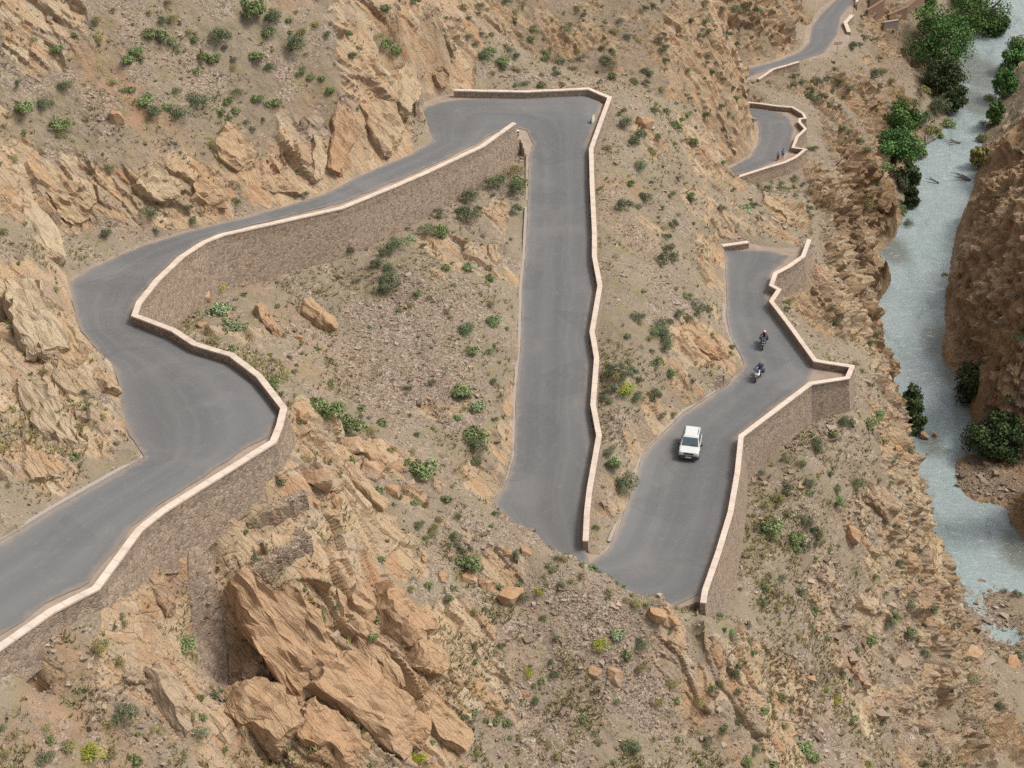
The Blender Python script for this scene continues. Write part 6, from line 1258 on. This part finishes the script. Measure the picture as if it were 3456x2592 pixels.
# ------------------------------------------------------------------ kerbs and gutters
def kerb(ch, label, off=.0, w_=.26, hgt=.16, side=1):
    W = np.array(world(ch)); n = normals2d(W, side); D, s, nx, ny = densify(W, .8, n[:, 0], n[:, 1]); v = []; f = []
    for i, p in enumerate(D):
        for o_, z in ((off, -.2), (off, hgt), (off+w_, hgt+.02), (off+w_, -.2)): v.append((p[0]+nx[i]*o_, p[1]+ny[i]*o_, road_h(p[0], p[1])+z))
    for i in range(len(D)-1):
        for q in range(4): f.append((i*4+q, i*4+(q+1) % 4, i*4+4+(q+1) % 4, i*4+4+q))
    f += [(0, 1, 2, 3), tuple(range(len(v)-4, len(v)))]
    o = mesh_obj('kerb', v, f, M_CONC); setp(o, label, kind='structure')
    bm = bmesh.new(); bm.from_mesh(o.data); bmesh.ops.recalc_face_normals(bm, faces=bm.faces); bm.to_mesh(o.data); bm.free()
kerb([(1067,1080,22.6),(1097,1033,23),(1110,986,23.3),(1114,853,24.3),(1124,753,25),(1127,620,25.9),(1134,553,26.4),(1139,450,27)], 'thin concrete gutter edge along the left side of the straight road', side=1)
kerb([(-200,1300,48.2),(0,1172,45.8),(110,1105,44.8),(197,1055),(311,991,43)], 'low concrete kerb along the inside of the nearest road', side=1)
kerb([(310,991,43),(277,946,42.2),(262,900,41.6)], 'short low kerb at the inner corner of the S-bend', side=1)
kerb([(1318,1174,21.2),(1345,1112,20.6)], 'short pale kerb near the end of the zigzag parapet', side=1)
kerb([(1367,1049,20),(1388,982,19.5),(1475,895,18.6),(1568,835,17.9)], 'pale gutter edge along the inside of the lower bend', side=1)
kerb([(1603,778,17.4),(1585,750,17),(1566,700,16.6),(1565,660,16.2)], 'pale kerb at the foot of the orange cut beside the motorcycles', side=1)

# ------------------------------------------------------------------ signs and small things
def sign(px, py, h, label, rz):
    p = on_road(px, py, h); p.z = ground(p.x, p.y); root = empty('road_sign', p, rz); setp(root, label, 'sign', 'road signs on the farthest road')
    MB().tube([(0, 0, -.2), (0, 0, 2.3)], .05, 8).build('post', M_STEEL, root)
    b = MB()
    for s in (-1, 1): b.box((s*.42, 0, 2.15), (.62, .04, .62))
    bo = b.build('sign_board', M_PLATE, root, bevel=.01)
    r_ = MB()
    for s in (-1, 1):
        for dx, dz, w_, h_ in ((0, .27, .62, .07), (0, -.27, .62, .07), (.27, 0, .07, .47), (-.27, 0, .07, .47)): r_.box((s*.42+dx, -.035, 2.15+dz), (w_, .02, h_))
    r_.build('border', M_SIGNR, bo)
sign(1808, 113, -18.4, 'double red and white road sign on the outside of the farthest bend', .1)
sign(1843, 26, -19.6, 'red and white road sign at the top edge beside the farthest road', .2)
p = on_road(1281, 266, 28.2); root = empty('notice_board', p, .9); setp(root, 'small white board with yellow top leaning by the hairpin parapet', 'board')
MB().box((0, 0, .42), (.5, .09, .8)).build('panel', M_PLATE, root, bevel=.01); MB().box((0, 0, .88), (.5, .10, .12)).build('top_strip', M_YEL, root, bevel=.01)
lg = MB(); [lg.box((s*.2, .18, .25), (.05, .05, .55)) for s in (-1, 1)]; lg.build('support', M_GREY, root)
p = on_road(1119, 296, 28.6); p.z = ground(p.x, p.y); root = empty('marker_post', p); setp(root, 'short black and white marker post by the end of the tall wall', 'post')
MB().box((0, 0, .35), (.24, .16, .9)).build('post', M_PLATE, root, bevel=.02)
bb = MB(); [bb.box((0, 0, z), (.25, .17, .12)) for z in (.3, .6)]; bb.build('stripe', M_BLACK, root)

def limb_mesh(name, segs, mat, parent=None):
    m = MB()
    for pts, rad in segs: m.tube(pts, rad, 6)
    return m.build(name, mat, parent, smooth=True)
def driftwood(px, py, label, mat, L, n, seed, rz):
    p = Vector(at_h(px, py, WATER+.15)); g = np.random.default_rng(seed); segs = []
    for k in range(n):
        a = rz+g.uniform(-.55, .55); l = L*g.uniform(.5, 1.); z = g.uniform(.1, .9); q = Vector((math.cos(a)*l, math.sin(a)*l, z))
        segs.append(([(0, 0, 0), tuple(q*.5+Vector((0, 0, .15))), tuple(q)], [.14, .09, .03]))
        segs.append(([tuple(q*.5+Vector((0, 0, .15))), tuple(q*.8+Vector((g.uniform(-.6, .6), g.uniform(-.6, .6), .4)))], [.07, .02]))
    o = limb_mesh('driftwood', segs, mat); o.location = p; setp(o, label, 'driftwood', 'driftwood in the river')
driftwood(2097, 388, 'dark bare branch reaching into the river from the opposite bank', M_DWOOD, 4.2, 6, 3, 3.1)
driftwood(2000, 312, 'bundle of pale reed-like driftwood on the left bank', M_WOOD, 4.5, 8, 4, .9)
driftwood(2075, 308, 'thin dark log lying across the river shallows', M_DWOOD, 3.6, 3, 6, 3.3)
driftwood(2028, 395, 'low line of sticks across the middle of the river', M_DWOOD, 2.6, 3, 8, 2.9)
def mud_wall(pxs, h, th, label, mat=M_MUD, topmat=M_COP, w_=.5):
    W = []
    for x, y in pxs:
        l, n_ = hit(x, max(1, y)) if y > 0 else (None, None)
        W.append(np.array(l) if l is not None else at_h(x, y, h))
    W = np.array(W); n = normals2d(W, 1); v = []; f = []; zt = W[:, 2].max()+th
    for i, p in enumerate(W):
        for o_, z in ((-w_/2, p[2]-1.5), (-w_/2, zt), (w_/2, zt), (w_/2, p[2]-1.5)): v.append((p[0]+n[i, 0]*o_, p[1]+n[i, 1]*o_, z))
    for i in range(len(W)-1):
        for q in range(4): f.append((i*4+q, i*4+(q+1) % 4, i*4+4+(q+1) % 4, i*4+4+q))
    f += [(0, 1, 2, 3), tuple(range(len(v)-4, len(v)))]
    o = mesh_obj('mud_wall', v, f, mat); setp(o, label, 'wall', 'mud walls by the river head')
    bm = bmesh.new(); bm.from_mesh(o.data); bmesh.ops.recalc_face_normals(bm, faces=bm.faces); bm.to_mesh(o.data); bm.free()
    v = []; f = []
    for i, p in enumerate(W):
        for o_, z in ((-w_*.6, zt+.003), (-w_*.6, zt+.13), (w_*.6, zt+.13), (w_*.6, zt+.003)): v.append((p[0]+n[i, 0]*o_, p[1]+n[i, 1]*o_, z))
    for i in range(len(W)-1):
        for q in range(4): f.append((i*4+q, i*4+(q+1) % 4, i*4+4+(q+1) % 4, i*4+4+q))
    f += [(0, 1, 2, 3), tuple(range(len(v)-4, len(v)))]
    c = mesh_obj('coping', v, f, topmat, o)
    bm = bmesh.new(); bm.from_mesh(c.data); bmesh.ops.recalc_face_normals(bm, faces=bm.faces); bm.to_mesh(c.data); bm.free()
    if topmat is M_COP: add_attr(c.data, 'along', np.arange(len(v))*.3)
mud_wall([(1876,10),(1897,9),(1906,2)], -22, 1.2, 'mud wall with whitewashed top at the upper edge of the picture')
mud_wall([(1872,32),(1905,34)], -24, 1.0, 'brown mud terrace wall below the whitewashed one', topmat=M_MUD)
mud_wall([(1918,40),(1955,38),(1990,34)], -27, .8, 'long brown mud terrace wall beside the bright green tree', topmat=M_MUD)
mud_wall([(1908,56),(1938,58)], -27, .8, 'short pale mud terrace wall above the riverside trees', mat=M_CONC, topmat=M_CONC)
